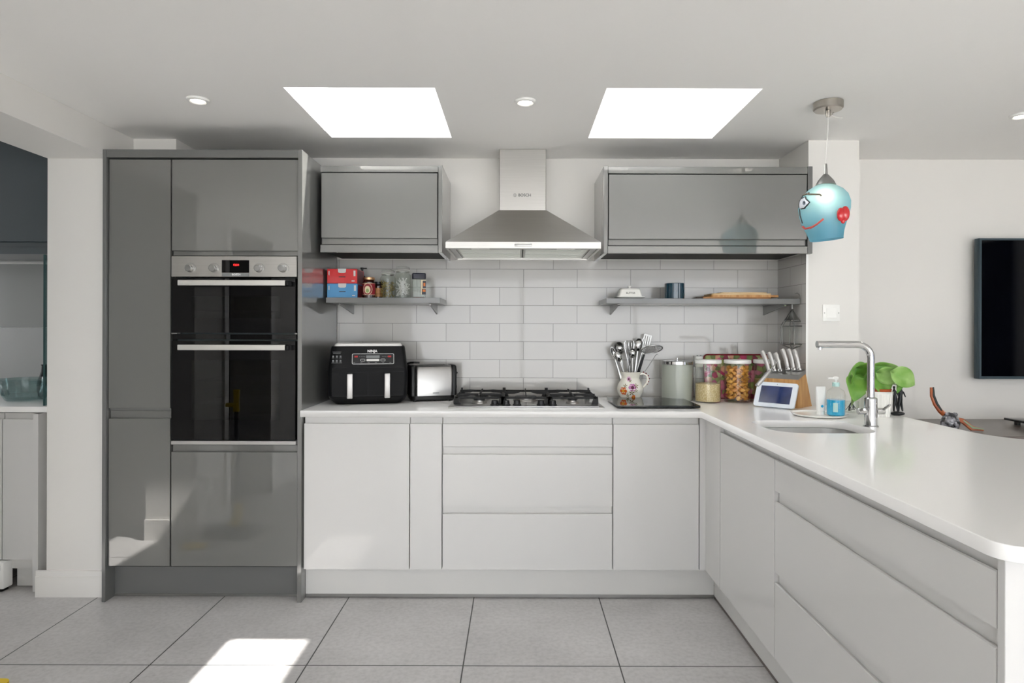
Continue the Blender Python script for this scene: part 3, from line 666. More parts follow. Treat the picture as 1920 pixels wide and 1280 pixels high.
for i in range(11):
    for j in range(5): vn.box(-.2, -.1992, -.05 + j * .014 + (i % 2) * .007, -.044 + j * .014 + (i % 2) * .007, .07 + i * .011, .076 + i * .011)
t.p('side_vent', vn, 'print_grey', kind=None)

# ------------------------------------------------------------------ toaster
t = T('toaster', 'brushed steel two-slice toaster beside the air fryer', 'toaster', (-.462, 3.42, WT), math.radians(18))
t.p('base', loft(M(), [(.006, .235, .135, .03, 0, 0), (.012, .245, .145, .035, 0, 0), (.030, .248, .148, .035, 0, 0)]), 'black_plastic')
b = loft(M(), [(.0305, .205, .150, .012, .006, 0), (.165, .205, .150, .012, .006, 0), (.182, .203, .138, .02, .006, 0), (.190, .198, .112, .02, .006, 0)])
t.p('body', b, 'toaster_steel')
for sx in (-1, 1):
    xx = -.1115 if sx < 0 else .1175
    e = loft(M(), [(.0305, .030, .146, .013, xx, 0), (.165, .030, .146, .013, xx, 0), (.184, .028, .130, .012, xx, 0), (.191, .022, .108, .010, xx, 0)])
    t.p('end_cap', e, 'black_plastic')
for yy in (-.028, .028): t.p('bread_slot', M().box(-.075, .080, yy - .012, yy + .012, .1895, .1915), 'black_plastic')
t.p('lever', M().box(.133, .150, -.012, .012, .140, .152, .004), 'black_plastic')
t.p('dial', M().lathe([(.012, 0), (.012, .010), (.010, .012), (0, .012)], seg=20, mtx=Matrix.Translation((.1335, 0, .070)) @ Matrix.Rotation(PI / 2, 4, 'Y')), 'black_plastic')
for sx in (-1, 1):
    for sy in (-1, 1): t.p('foot', M().cyl((sx * .10, sy * .05, 0), .009, .007, 14), 'black_plastic')
t.p('warming_rack', M().tube([(-.118, .05, .188), (-.128, .045, .197), (-.118, .0, .203), (-.100, -.02, .205), (-.07, -.02, .203)], .005, 8), 'black_plastic')
t.p('badge', M().box(-.005, .030, -.0758, -.0750, .042, .048), 'print_grey')
t.o.scale = (.96, .96, 1)

# ------------------------------------------------------------------ glass board
t = T('chopping_board', 'black glass worktop saver lying beside the gas hob', 'chopping board', (.690, 3.245, WT))
t.p('slab', M().prism(rrect(.405, .365, .008, 3), 'z', .006, .016), 'slate_glass')
for sx in (-1, 1):
    for sy in (-1, 1): t.p('foot', M().cyl((sx * .17, sy * .15, 0.0002), .008, .0057, 14), 'black_plastic')

# ------------------------------------------------------------------ floral jug and utensils
JX, JY = (1184 - VX) * 3.49 / F, 3.49
prof = [(.040, 0), (.046, .004), (.060, .020), (.071, .042), (.073, .060), (.067, .082), (.056, .102), (.050, .118), (.052, .135), (.058, .148), (.0605, .152)]
t = T('floral_jug', 'cream jug painted with flowers holding kitchen utensils', 'jug', (JX - .006, JY, WT))
inner = [(r - .004, z) for r, z in prof[::-1] if z > .005] + [(.0, .006)]
t.p('body', M().lathe([(0, 0)] + prof + inner, seg=48, cap=False), 'cream')
def prad(z):
    for (r0, z0), (r1, z1) in zip(prof, prof[1:]):
        if z0 <= z <= z1: return r0 + (r1 - r0) * (z - z0) / (z1 - z0)
    return .06
hd = M().tube([(.049 , 0, .138), (.070, 0, .142), (.090, 0, .132), (.097, 0, .112), (.092, 0, .090), (.078, 0, .072), (.069, 0, .062)], [.007, .007, .0075, .0075, .007, .006, .006], 10, flat=(1, 1.3))
h = t.p('handle', hd, 'cream')
dots = M()
for k, (x, z) in enumerate([(.072, .149), (.086, .1415), (.0975, .130), (.1035, .114), (.100, .098), (.092, .084)]): dots.ell((x, -.003, z), .0042, .006, .0042, 8, 6)
build('painted_dots', dots, 'dark_red', h)
def blob(m, phi, z, w, h_, tilt=0, n=10, lift=.0008):
    vs = []
    for k in range(n):
        a = 2 * PI * k / n; u = w * math.cos(a); v = h_ * math.sin(a); uu = u * math.cos(tilt) - v * math.sin(tilt); vv = u * math.sin(tilt) + v * math.cos(tilt)
        r = prad(z + vv) + lift; ph = phi + uu / r; vs.append(m.bm.verts.new((r * math.cos(ph), r * math.sin(ph), z + vv)))
    m.bm.faces.new(vs); m.done()
fl = M(); PH = -PI / 2
def phi_of(px): return PH + math.asin(max(-.95, min(.95, px)))
def flower(px, z, r, c1, c2, n=6):
    p = phi_of(px)
    fl.mat(c1)
    for k in range(n): a = 2 * PI * k / n; blob(fl, p + r * .62 * math.cos(a) / .07, z + r * .62 * math.sin(a), r * .45, r * .42, a)
    fl.mat(c2); blob(fl, p, z, r * .42, r * .42, 0, 10, .0013)
def sprig(px, z, r):
    p = phi_of(px); fl.mat(2)
    for k in range(5): a = 2 * PI * k / 5 + .3; blob(fl, p + r * .6 * math.cos(a) / .07, z + r * .6 * math.sin(a), r * .5, r * .17, a)
for a in ((-.55, .078, .012), (-.05, .042, .015), (.30, .078, .014), (.27, .052, .010), (-.38, .026, .010), (-.18, .106, .010)): sprig(*a)
flower(-.66, .050, .021, 0, 1); flower(.0, .070, .021, 3, 4); flower(-.32, .115, .013, 5, 4); flower(.12, .018, .011, 0, 1)
pm('petal_orange', 'd8641c', .4); pm('petal_yellow', 'e2a83c', .4); pm('leaf_print', '6a5c1e', .4); pm('petal_mauve', 'b878a8', .4); pm('petal_plum', '5c2038', .4); pm('petal_pink', 'cfa0c0', .4)
t.p('painted_flowers', fl, ['petal_orange', 'petal_yellow', 'leaf_print', 'petal_mauve', 'petal_plum', 'petal_pink'], recalc=False)

def utensil(name, label, cat, px, py, pxb=None, headfn=None, dy=0, base_dx=0):
    """handle runs from the jug floor to a head seen at pixel (px,py)"""
    top = at(px, py, JY + dy); b = Vector((JX - .006 + base_dx, JY + dy * .3, WT + .012)); d = (top - b); Ln = d.length
    q = Vector((0, 0, 1)).rotation_difference(d.normalized()).to_euler()
    t = T(name, label, cat, tuple(b), rot=tuple(q)); headfn(t, Ln); return t
def handle(t, Ln, r=.005, mat='satin', flat=(1, 1.6)):
    t.p('handle', M().tube([(0, 0, 0), (0, 0, Ln * .5), (0, 0, Ln)], [r * .9, r, r * .7], 10, flat=flat), mat)
def bowl_pts(a, b, dp, n=8, holes=False):
    m = M(); rows = []
    for i in range(n + 1):
        f = i / n; rows.append([(a * f * math.cos(2 * PI * k / 24), dp * (f * f - 1), b * f * math.sin(2 * PI * k / 24)) for k in range(24)])
    m.quadstrip(rows[1:], closed=True); m.bm.verts.ensure_lookup_table(); m.bm.faces.new(m.bm.verts[:24]); return m.done()
def spoon_head(a, b, dp, flip=1):
    def f(t, Ln):
        handle(t, Ln - b); m = bowl_pts(a, b, dp * flip); m.tf(m.bm.verts[:], Matrix.Translation((0, 0, Ln))); t.p('head', m, 'chrome', solid=.0012)
    return f
utensil('ladle', 'steel ladle leaning left at the back of the floral jug', 'ladle', 1161, 652, headfn=spoon_head(.032, .036, .024), dy=.02, base_dx=-.012)
utensil('serving_spoon', 'polished steel spoon leaning left at the front of the jug', 'spoon', 1159, 668, headfn=spoon_head(.019, .030, .010), dy=-.03, base_dx=.012)
utensil('ladle', 'dark-backed steel ladle at the far left of the floral jug', 'ladle', 1150, 661, headfn=spoon_head(.012, .034, -.012), dy=.0, base_dx=-.02)
utensil('ladle', 'small round steel ladle in the middle of the floral jug', 'ladle', 1186, 662, headfn=spoon_head(.022, .026, .014), dy=-.035, base_dx=.01)
utensil('serving_spoon', 'tall steel serving spoon standing up at the back of the jug', 'spoon', 1197, 646, headfn=spoon_head(.022, .036, .010), dy=.015, base_dx=.012)
def whisk(t, Ln):
    t.p('handle', M().tube([(0, 0, 0), (0, 0, Ln * .62)], .006, 10), 'satin')
    m = M(); h0 = Ln * .62; H = Ln - h0 + .035
    for k in range(5):
        a = PI * k / 5; pts = []
        for i in range(15):
            f = i / 14; ang = -PI / 2 + f * PI; rr = .026 * math.sin(f * PI) ** .6 if 0 < f < 1 else .002
            s = -1 if f < .5 else 1; zz = h0 + H * (1 - abs(2 * f - 1) ** 2.2)
            rad = .027 * (1 - (abs(2 * (1 - abs(2 * f - 1)) - 1.15) / 1.15) ** 2); rad = max(rad, .002) * (s)
            if i == 7: rad = 0
            pts.append((rad * math.cos(a), rad * math.sin(a), zz))
        m.tube(pts, .0011, 5)
    t.p('wires', m, 'chrome')
utensil('balloon_whisk', 'steel balloon whisk standing in the floral jug', 'whisk', 1180, 650, headfn=whisk, dy=.0, base_dx=-.004)
def fork(t, Ln):
    handle(t, Ln - .03)
    m = M().prism([(-.005, Ln - .035), (.005, Ln - .035), (.018, Ln - .015), (.018, Ln), (-.018, Ln), (-.018, Ln - .015)], 'y', -.001, .001)
    for k in range(4): m.box(-.018 + k * .0105, -.0135 + k * .0105, -.001, .001, Ln, Ln + .035)
    t.p('head', m, 'satin')
utensil('serving_fork', 'steel slotted serving fork at the back right of the jug', 'fork', 1207, 648, headfn=fork, dy=.02, base_dx=.004)
def turner(t, Ln):
    handle(t, Ln - .02); m = M()
    for k in range(4): m.box(-.022 + k * .0125, -.0150 + k * .0125, -.001, .001, Ln - .02, Ln + .03)
    m.box(-.022, .0225, -.001, .001, Ln - .032, Ln - .02).box(-.022, .0225, -.001, .001, Ln + .03, Ln + .04); t.p('head', m, 'satin')
utensil('fish_slice', 'steel slotted turner leaning right in the floral jug', 'turner', 1212, 640, headfn=turner, dy=.035, base_dx=.010)
def skimmer_fn(t, Ln): handle(t, Ln, .0045, 'charcoal', (1, 1.8))
sk_ = utensil('skimmer', 'wide flat wire skimmer leaning out right of the jug', 'skimmer', 1208, 664, headfn=skimmer_fn, dy=-.01, base_dx=.0)
hd = T('sk', '', 'x'); bpy.data.objects.remove(hd.o)
m = M(); R = .058; m.tube([(R * math.cos(a * PI / 14), R * math.sin(a * PI / 14), 0) for a in range(28)], .003, 8, closed=True)
for k in range(-9, 10):
    x = k * R / 10; l = math.sqrt(max(0, R * R - x * x)); m.tube([(x, -l, 0), (x, l, 0)], .0009, 4)
for k in range(-2, 3): y = k * R / 3; l = math.sqrt(R * R - y * y); m.tube([(-l, y, .001), (l, y, .001)], .0012, 4)
hp = at(1222, 655, JY - .01); m.tf(m.bm.verts[:], Matrix.Translation(hp) @ Matrix.Rotation(math.radians(-24), 4, 'X') @ Matrix.Rotation(math.radians(-4), 4, 'Y'))
bpy.context.view_layer.update()
m.tf(m.bm.verts[:], sk_.o.matrix_world.inverted()); sk_.p('mesh_disc', m, 'satin')
def hook(t, Ln):
    t.p('handle', M().tube([(0, 0, 0), (0, 0, Ln), (.004, 0, Ln + .008), (.012, 0, Ln + .006)], .0018, 8), 'satin')
utensil('skewer', 'thin bent steel skewer leaning right below the skimmer', 'skewer', 1230, 665, headfn=hook, dy=.0, base_dx=-.010)

# ------------------------------------------------------------------ canister and storage jars
cx = (1270 - VX) * 3.46 / F
t = T('storage_canister', 'tall frosted grey canister with chrome lid by the floral jug', 'canister', (cx, 3.46, WT))
t.p('body', M().lathe([(0, .0), (.080, .0), (.083, .003), (.083, .195), (0, .195)], seg=48, cap=False), 'frosted')
t.p('lid', M().lathe([(.0845, .1955), (.0855, .197), (.0855, .212), (.083, .214), (.078, .2145), (0, .2150)], seg=48), 'chrome')
t.p('knob', M().lathe([(.003, .215), (.003, .222), (.006, .225), (.006, .229), (0, .230)], seg=16, cap=False), 'chrome')
def storage_jar(px, Y, label, fill):
    X = (px - VX) * Y / F
    t = T('storage_jar', label, 'jar', (X, Y, WT), group=None); r = .0665
    t.p('glass_body', M().lathe([(0, .0015), (r - .003, .0015), (r, .006), (r, .200), (r - .008, .206), (r - .008, .204), (r - .0022, .198), (r - .0022, .0072), (0, .0065)], seg=48, cap=False), 'glass')
    t.p('lid', M().lathe([(r - .009, .204), (r + .0015, .206), (r + .003, .209), (r + .003, .222), (r, .225), (0, .2255)], seg=48, cap=False), 'white_plastic', label='white lid')
    return X, Y
def grains(X, Y, h):
    m = M().lathe([(0, .0075), (.0638, .0075), (.0638, h), (.045, h + .004), (.02, h + .001), (0, h + .003)], (X, Y, WT), 48, cap=False)
    return m
YJ = 3.36
X, Y = storage_jar(1327.5, YJ, 'white-lidded glass jar half full of pale grains', 0)
solo('rice_grains', grains(X, Y, .098), 'grain', 'pale dry grains half filling the glass jar', 'grains', kind='stuff')
X, Y = storage_jar(1383, YJ, 'white-lidded glass jar full of pasta shells', 0)
m = M(); rnd = random.Random(3)
def shell(m, c, s, R):
    rows = []
    for i in range(7):
        f = i / 6; z = (f - .5) * 2 * s; w_ = s * .62 * math.sin(PI * min(.97, max(.06, f)))
        rows.append([c + R @ Vector((w_ * math.cos(PI * (-.1 + 1.2 * k / 8)), w_ * 1.0 * math.sin(PI * (-.1 + 1.2 * k / 8)), z)) for k in range(9)])
    m.quadstrip(rows)
for k in range(95):
    lay = k // 8; a = rnd.random() * 6.28; rr = .043 + .003 * rnd.random() if k % 8 < 7 else .012
    a = (k % 8) / 7 * 2 * PI + lay * .45
    c = Vector((X + rr * math.cos(a), Y + rr * math.sin(a), WT + .024 + lay * .0145))
    from mathutils import Euler
    shell(m, c, .0185, Euler((rnd.uniform(0, 6), rnd.uniform(0, 6), rnd.uniform(0, 6))).to_matrix())
for v in m.bm.verts:
    d = Vector((v.co.x - X, v.co.y - Y)); 
    if d.length > .0625: d *= .0625 / d.length; v.co.x, v.co.y = X + d.x, Y + d.y
    v.co.z = max(WT + .0085, min(WT + .196, v.co.z))
solo('pasta_shells', m, 'pasta', 'golden pasta shells filling the tall glass jar', 'pasta', kind='stuff', sharp=1.2)
X, Y = storage_jar(1438, YJ + .03, 'white-lidded glass jar mostly hidden behind the knife block', 0)
solo('dried_food', M().lathe([(0, .0075), (.0638, .0075), (.0638, .12), (0, .124)], (X, Y, WT), 40, cap=False), 'pasta_green', 'olive dried food in the jar behind the knife block', 'dried food', kind='stuff')
# floral tray leaning on the tiles
pl, pr = at(1321, 664, 3.545), at(1450, 664, 3.545)
t = T('floral_tray', 'pink and green flower-patterned tray leaning on the wall tiles', 'tray', ((pl.x + pr.x) / 2, 3.535, WT), rot=(math.radians(-6), 0, 0))
W_ = (pr.x - pl.x) / 2
t.p('panel', M().prism(rrect(W_ * 2, .245, .02, 5, 0, .1225), 'y', -.003, .003), 'floral_print')
rim = M(); rim.tube([(x, -.003, z) for x, z in rrect(W_ * 2, .245, .02, 5, 0, .1225)], .004, 8, closed=True); t.p('rim', rim, 'dark_red')
# white plug-in charger on the tiles
p_ = at(1309, 677, 3.55)
t = T('plug_adapter', 'white plug with dangling cable on the wall above the canister', 'plug', (p_.x, 3.5698, p_.z))
t.p('body', M().box(-.022, .022, -.045, 0, -.032, .030, .006, 2), 'white_plastic')
t.p('pin_hole', M().cyl((0, 0, 0), .0035, .004, 12, mtx=Matrix.Translation((-.010, -.036, .0305))), 'black_plastic')
t.p('pin_hole', M().cyl((0, 0, 0), .0035, .004, 12, mtx=Matrix.Translation((.010, -.036, .0305))), 'black_plastic')
t.p('cable', M().tube([(-.012, -.03, -.031), (-.014, -.028, -.06), (-.018, -.02, -.10), (-.015, -.012, -.16), (-.01, -.008, -.205)], .0035, 8), 'white_plastic')

# ------------------------------------------------------------------ knife block
KB = Vector((1.317, 3.152, WT)); KR = math.radians(-47)
t = T('knife_block', 'wooden knife block with grey top full of steel-handled knives', 'knife block', tuple(KB), KR)
KW = .086
side = [(0, .0003), (.160, .0003), (.086, .166), (0, .140)]
t.p('body', M().prism(side, 'x', -KW, KW), 'wood_light')
tp = [(-.001, .1405), (.0862, .1668), (.0765, .188), (-.001, .163)]
t.p('top_band', M().prism(tp, 'x', -KW - .001, KW + .001), 'satin', label='grey metal top band')
for sx in (-.050, .040):
    t.p('front_knob', M().lathe([(.0, 0), (.013, 0), (.013, .024), (.011, .028), (0, .028)], seg=20, cap=False, mtx=Matrix.Translation((sx, .004, .092)) @ Matrix.Rotation(math.radians(62), 4, 'X')), 'satin', label='round steel knob on the front')
kn_lab = ['leftmost steel-handled knife in the wooden block', 'second steel-handled knife from the left in the block', 'third steel-handled knife from the left in the block', 'tall steel-handled knife fourth from the left in the block', 'steel-handled knife second from the right in the block', 'rightmost steel-handled knife in the wooden block']
bm_ = Matrix.Translation(KB) @ Matrix.Rotation(KR, 4, 'Z')
for k in range(6):
    lx = -.070 + k * .028; ly = .022 + (.0, .0, .004, .030, .030, .030)[k]; lz = .1632 + ly * .322
    p0 = bm_ @ Vector((lx, ly, lz)); Lh = (.112, .104, .100, .112, .112, .110)[k]
    kt = T('kitchen_knife', kn_lab[k], 'knife', tuple(p0))
    tipd = at((1427, 1440, 1452.5, 1465, 1477, 1487)[k], (652, 654, 656, 648, 648, 649)[k], p0.y + .02) - p0
    kt.o.rotation_euler = (tipd.to_track_quat('Z', 'Y').to_matrix() @ Matrix.Rotation(math.radians(90), 3, 'Z')).to_euler() if False else tipd.to_track_quat('Z', 'Y').to_euler()
    kt.p('handle', M().tube([(0, 0, .016), (0, .001, .03), (0, .002, .06), (0, 0, Lh - .012), (0, -.002, Lh)], [.0075, .0085, .0095, .0105, .0085], 12, flat=(1.2, .75)), 'steel_h')
    kt.p('bolster', M().box(-.005, .005, -.010, .010, .0015, .018, .002), 'chrome')
# sharpening steel / peeler hanging off the left
a, b_ = at(1447, 690, 3.10), at(1420, 722, 3.06)
st = T('sharpening_steel', 'steel-handled tool angled down left out of the knife block', 'knife', tuple(a))
d = b_ - a; st.p('handle', M().tube([d * .12, d * .35, d * .8, d * 1.02], [.007, .010, .011, .010], 12, flat=(.7, 1.2)), 'steel_h'); st.p('shank', M().tube([d * -.42, d * .12], .0025, 8), 'chrome')

# ------------------------------------------------------------------ smart display / tablet
ang = math.radians(-46)
t = T('tablet', 'white-framed tablet propped in front of the knife block', 'tablet', (1.258, 3.100, WT), ang)
tw, th_ = .203, .128; tm = Matrix.Rotation(math.radians(-25), 4, 'X')
def tface(m): m.tf(m.bm.verts[:], Matrix.Translation((0, 0, .005)) @ tm); return m
sk_x = .0
t.p('frame', tface(M().prism([(x, z) for x, z in rrect(tw, th_, .012, 5, 0, th_ / 2)], 'y', -.005, .005)), 'tablet_white')
t.p('screen', tface(M().box(-.077, .077, -.0058, -.0048, .019, .108)), 'screen_blue')
t.p('camera_dot', tface(M().box(-.0015, .0015, -.0058, -.0050, .117, .120)), 'black_plastic')
t.p('stand', M().prism([(.010, 0.0003), (.048, 0.0003), (.046, .012), (.040, .062), (.033, .060)], 'x', -.06, .06), 'tablet_white')

# ------------------------------------------------------------------ left shelf contents
def shx(px, Y): return (px - VX) * Y / F
def carton(label, z0, Y, m_main, px0, px1, h, dep):
    X0, X1 = shx(px0, Y), shx(px1, Y)
    t = T('tea_carton', label, 'box', ((X0 + X1) / 2, Y + dep / 2, z0)); hw = (X1 - X0) / 2; hd = dep / 2
    t.p('box', M().box(-hw, hw, -hd, hd, 0.0003, h, .0015, 1), m_main)
    t.p('end_print', M().box(hw, hw + .0006, -hd + .01, hd - .02, .004, h - .006), 'dark_red')
    t.p('front_tab', M().prism([(-.022, h + .0006), (.022, h + .0006), (.020, h - .018), (.012, h - .022), (-.012, h - .022), (-.020, h - .018)], 'y', -hd - .0014, -hd - .0004).box(-.022, .022, -hd, -hd + .02, h + .0002, h + .0010), 'silver_print')
    t.p('slot', M().box(-.016, .018, -hd - .0010, -hd - .0002, h * .42, h * .48), 'ink')
    t.p('silver_corner', M().box(hw - .018, hw - .008, -hd - .0010, -hd - .0002, h * .5, h * .88), 'silver_print')
    t.p('silver_corner', M().box(-hw + .008, -hw + .013, -hd - .0010, -hd - .0002, h * .55, h * .85), 'silver_print')
    t.p('small_print', M().box(hw - .028, hw - .012, -hd - .0010, -hd - .0002, h * .14, h * .2), 'silver_print')
    return t
carton('blue cardboard box at the bottom of the shelf stack', SZ, 3.345, 'blue_card', 613, 670, .077, .15)
carton('red cardboard box stacked on the blue box', SZ + .0775, 3.345, 'red_card', 613, 669, .077, .15)
# dark pump bottle
X = shx(677, 3.50)
t = T('pump_bottle', 'dark pump-top bottle behind the red box', 'bottle', (X, 3.52, SZ))
t.p('body', M().lathe([(0, 0), (.022, 0), (.024, .003), (.024, .120), (.012, .135), (.011, .142), (0, .142)], seg=28, cap=False), 'black_plastic')
t.p('pump', M().lathe([(.010, .142), (.010, .150), (.0045, .151), (.0045, .168), (.009, .169), (.009, .178), (0, .179)], seg=18, cap=False).box(.0, .026, -.004, .004, .170, .177, .001), 'black_plastic')
# red label jar
Y = 3.40; X = shx(691.5, Y); r = .0335
t = T('condiment_jar', 'dark jar with red oval-portrait label and gold lid', 'jar', (X, Y, SZ))
t.p('body', M().lathe([(0, 0), (r - .003, 0), (r, .004), (r, .088), (r - .006, .096), (r - .007, .099), (0, .099)], seg=36, cap=False), 'jam')
t.p('lid', M().lathe([(r - .004, .099), (r - .002, .101), (r - .002, .112), (r - .004, .114), (0, .1145)], seg=36, cap=False), 'pinkish_gold')
t.p('label', M().lathe([(r + .0004, .018), (r + .0004, .082)], seg=36, cap=False), 'label_red')
lb = M()
def disc_on(m, rr, zc, w, h, lift, phc=-PI / 2):
    vs = []
    for k in range(24):
        a = 2 * PI * k / 24; vs.append(m.bm.verts.new(((rr + lift) * math.cos(phc + w * math.cos(a) / rr), (rr + lift) * math.sin(phc + w * math.cos(a) / rr), zc + h * math.sin(a))))
    m.bm.faces.new(vs); m.done()
lb.mat(0); disc_on(lb, r, .049, .026, .031, .0012); lb.mat(1); disc_on(lb, r, .049, .0235, .0285, .0016); lb.mat(0); disc_on(lb, r, .046, .015, .020, .0020); lb.mat(2); disc_on(lb, r, .041, .008, .011, .0024)
lb.mat(0); lb.lathe([(r + .0008, .0185), (r + .0008, .0205)], seg=36, cap=False); lb.lathe([(r + .0008, .0795), (r + .0008, .0815)], seg=36, cap=False)
t.p('oval_portrait', lb, ['label_cream', 'label_red', 'label_green'], recalc=False)
# small amber jar
Y = 3.455; X = shx(709, Y); r = .027
t = T('spice_jar', 'small brown jar with dark lid between the larger jars', 'jar', (X, Y, SZ))
t.p('body', M().lathe([(0, 0), (r, 0), (r, .070), (r - .004, .078), (0, .078)], seg=30, cap=False), 'jam')
t.p('lid', M().lathe([(r - .002, .0782), (r - .001, .080), (r - .001, .094), (0, .095)], seg=30, cap=False), 'bronze')
t.p('label', M().lathe([(r + .0004, .012), (r + .0004, .060)], seg=30, cap=False), 'board_brown')
# clip-top jars
def clip_jar(px, Y, label, r, h):
    X = shx(px, Y); t = T('clip_top_jar', label, 'jar', (X, Y, SZ))
    t.p('glass_body', M().lathe([(0, .001), (r - .003, .001), (r, .005), (r, h * .70), (r * .80, h * .79), (r * .78, h * .84), (r * .84, h * .855), (r * .84, h * .87)], seg=36, cap=False), 'jar_grey')
    t.p('lid', M().lathe([(0, h * .885), (r * .80, h * .885), (r * .84, h * .90), (r * .84, h * .955), (r * .78, h * .985), (r * .5, h), (0, h * .995)], seg=36, cap=False), 'glass')
    t.p('rubber_seal', M().lathe([(r * .83, h * .872), (r * .86, h * .875), (r * .86, h * .883), (r * .83, h * .8845)], seg=36, cap=False), 'silver_print')
    cl = M(); cl.tube([(r * .80 * math.cos(a), r * .80 * math.sin(a), h * .815) for a in [k * PI / 12 for k in range(24)]], .0012, 6, closed=True)
    cl.tube([(r * .80, 0, h * .815), (r * .95, 0, h * .84), (r * .92, 0, h * .93), (r * .3, 0, h * 1.0)], .0012, 6); t.p('wire_clip', cl, 'chrome')
    return X, Y, t
X, Y, _ = clip_jar(727, 3.42, 'clip-top glass jar of greenish dried pasta twists', .042, .158)
m = M()
for k in range(110):
    a = rnd.random() * 6.28; rr = .036 * math.sqrt(rnd.random()); z = .010 + rnd.random() * .082
    c = Vector((X + rr * math.cos(a), Y + rr * math.sin(a), SZ + z)); u = Vector((rnd.uniform(-1, 1), rnd.uniform(-1, 1), rnd.uniform(-.6, .6))).normalized() * .009
    u2 = Vector((rnd.uniform(-1, 1), rnd.uniform(-1, 1), rnd.uniform(-1, 1))) * .003
    P_ = [c - u, c + u2, c + u]
    for q in P_:
        dd = Vector((q.x - X, q.y - Y))
        if dd.length > .0365: dd *= .0365 / dd.length; q.x, q.y = X + dd.x, Y + dd.y
        q.z = max(SZ + .008, q.z)
    m.tube(P_, .0022, 5)
solo('pasta_twists', m, 'pasta_green', 'greenish dried pasta twists inside the clip-top jar', 'pasta', kind='stuff', sharp=2)
X, Y, _ = clip_jar(755, 3.385, 'clip-top glass jar of white cotton swabs', .044, .172)
m = M()
for k in range(46):
    a = rnd.random() * 6.28; rr = .034 * math.sqrt(rnd.random()); c = Vector((X + rr * math.cos(a) * .6, Y + rr * math.sin(a) * .6, SZ + rnd.uniform(.035, .085)))
    u = Vector((rnd.uniform(-1, 1), rnd.uniform(-1, 1), rnd.uniform(.2, 1.4))).normalized() * .034; pts = [c - u, c - u * .85, c + u * .85, c + u]
    for q in pts:
        dd = Vector((q.x - X, q.y - Y))
        if dd.length > .038: dd *= .038 / dd.length; q.x, q.y = X + dd.x, Y + dd.y
        q.z = max(SZ + .008, q.z)
    m.tube(pts, [.0026, .0013, .0013, .0026], 6)
solo('cotton_swabs', m, 'swab', 'white cotton swabs jumbled in the clip-top jar', 'swabs', kind='stuff', sharp=2)
# instant coffee jar
Y = 3.40; X = shx(785, Y)
t = T('coffee_jar', 'square glass jar with navy lid and orange label, nearly empty', 'jar', (X, Y, SZ), math.radians(14))
t.p('glass_body', loft(M(), [(.001, .070, .050, .008, 0, 0), (.085, .072, .052, .008, 0, 0), (.105, .066, .048, .010, 0, 0)]), 'jar_grey')
t.p('lid', loft(M(), [(.1055, .072, .053, .008, 0, 0), (.132, .072, .053, .008, 0, 0), (.136, .068, .049, .008, 0, 0)]), 'navy')
lbm = M().box(.010, .0352, -.0272, -.0262, .022, .100); lbm.mat(1).box(.018, .0352, -.0276, -.0270, .055, .095).box(.014, .0352, -.0276, -.0270, .022, .052).mat(2).box(.018, .033, -.0280, -.0275, .036, .048).box(.022, .032, -.0280, -.0275, .066, .084)
t.p('label', lbm, ['label_cream', 'navy', 'label_orange'])
solo('coffee_granules', loft(M(), [(SZ + .0025, .060, .040, .008, X, Y), (SZ + .010, .056, .038, .008, X, Y)]), 'brown_granules', 'last brown coffee granules at the bottom of the square jar', 'coffee', kind='stuff')

# ------------------------------------------------------------------ right shelf contents
Y = 3.38; X = shx(1180, Y)
t = T('butter_dish', 'white lidded butter dish marked BUTTER on the right shelf', 'butter dish', (X, Y, SZ))
t.p('plate', loft(M(), [(.001, .110, .075, .01, 0, 0), (.006, .138, .095, .012, 0, 0), (.010, .150, .105, .014, 0, 0), (.012, .150, .105, .014, 0, 0)]), 'white_ceramic')
t.p('cover', loft(M(), [(.0125, .126, .082, .012, 0, 0), (.016, .124, .080, .012, 0, 0), (.050, .108, .066, .012, 0, 0), (.056, .098, .056, .012, 0, 0)]), 'white_ceramic')
t.p('knob', M().lathe([(.006, .056), (.005, .061), (.010, .066), (.010, .070), (0, .072)], seg=20, cap=False), 'white_ceramic')
tb = math.atan2(.007, .034)
text('butter_lettering', 'BUTTER', .0135, 'ink', t.o, (0, -.0378, .0300), rot=(PI / 2 - tb, 0, 0))
X = shx(1264.5, 3.40); r = .0525
t = T('teal_pot', 'dark teal glazed cylindrical pot in the middle of the shelf', 'pot', (X, 3.40, SZ))
t.p('body', M().lathe([(0, 0.0003), (r - .003, 0.0003), (r, .003), (r, .084), (r - .0015, .0855), (r - .004, .084), (r - .004, .006), (0, .005)], seg=48, cap=False), 'teal_glaze')
def board(name, label, px0, px1, Y0, dep, z, th, m, rz=0, r=.02, handle_hole=False):
    X0, X1 = shx(px0, Y0), shx(px1, Y0); w_ = X1 - X0
    t = T(name, label, 'chopping board', ((X0 + X1) / 2, Y0 + dep / 2, z), rz)
    t.p('slab', M().prism(rrect(w_, dep, r, 5), 'z', 0.0003, th), m); return t
t = board('chopping_board', 'dark-edged wooden board at the bottom of the shelf stack', 1316, 1448, 3.33, .20, SZ, .010, 'board_brown')
t.p('dark_tip', M().prism([(-.212, -.09), (-.180, -.10), (-.176, .085), (-.200, .08)], 'z', .0005, .009), 'board_dark')
t = board('chopping_board', 'mid-brown wooden board in the middle of the shelf stack', 1334, 1462, 3.35, .19, SZ + .0105, .012, 'wood_light')
t = board('chopping_board', 'pale wooden board second from the top of the shelf stack', 1336, 1448, 3.36, .17, SZ + .023, .008, 'board_pale')
t = board('chopping_board', 'thin pale board on top of the shelf stack', 1352, 1440, 3.37, .15, SZ + .0315, .006, 'board_pale')

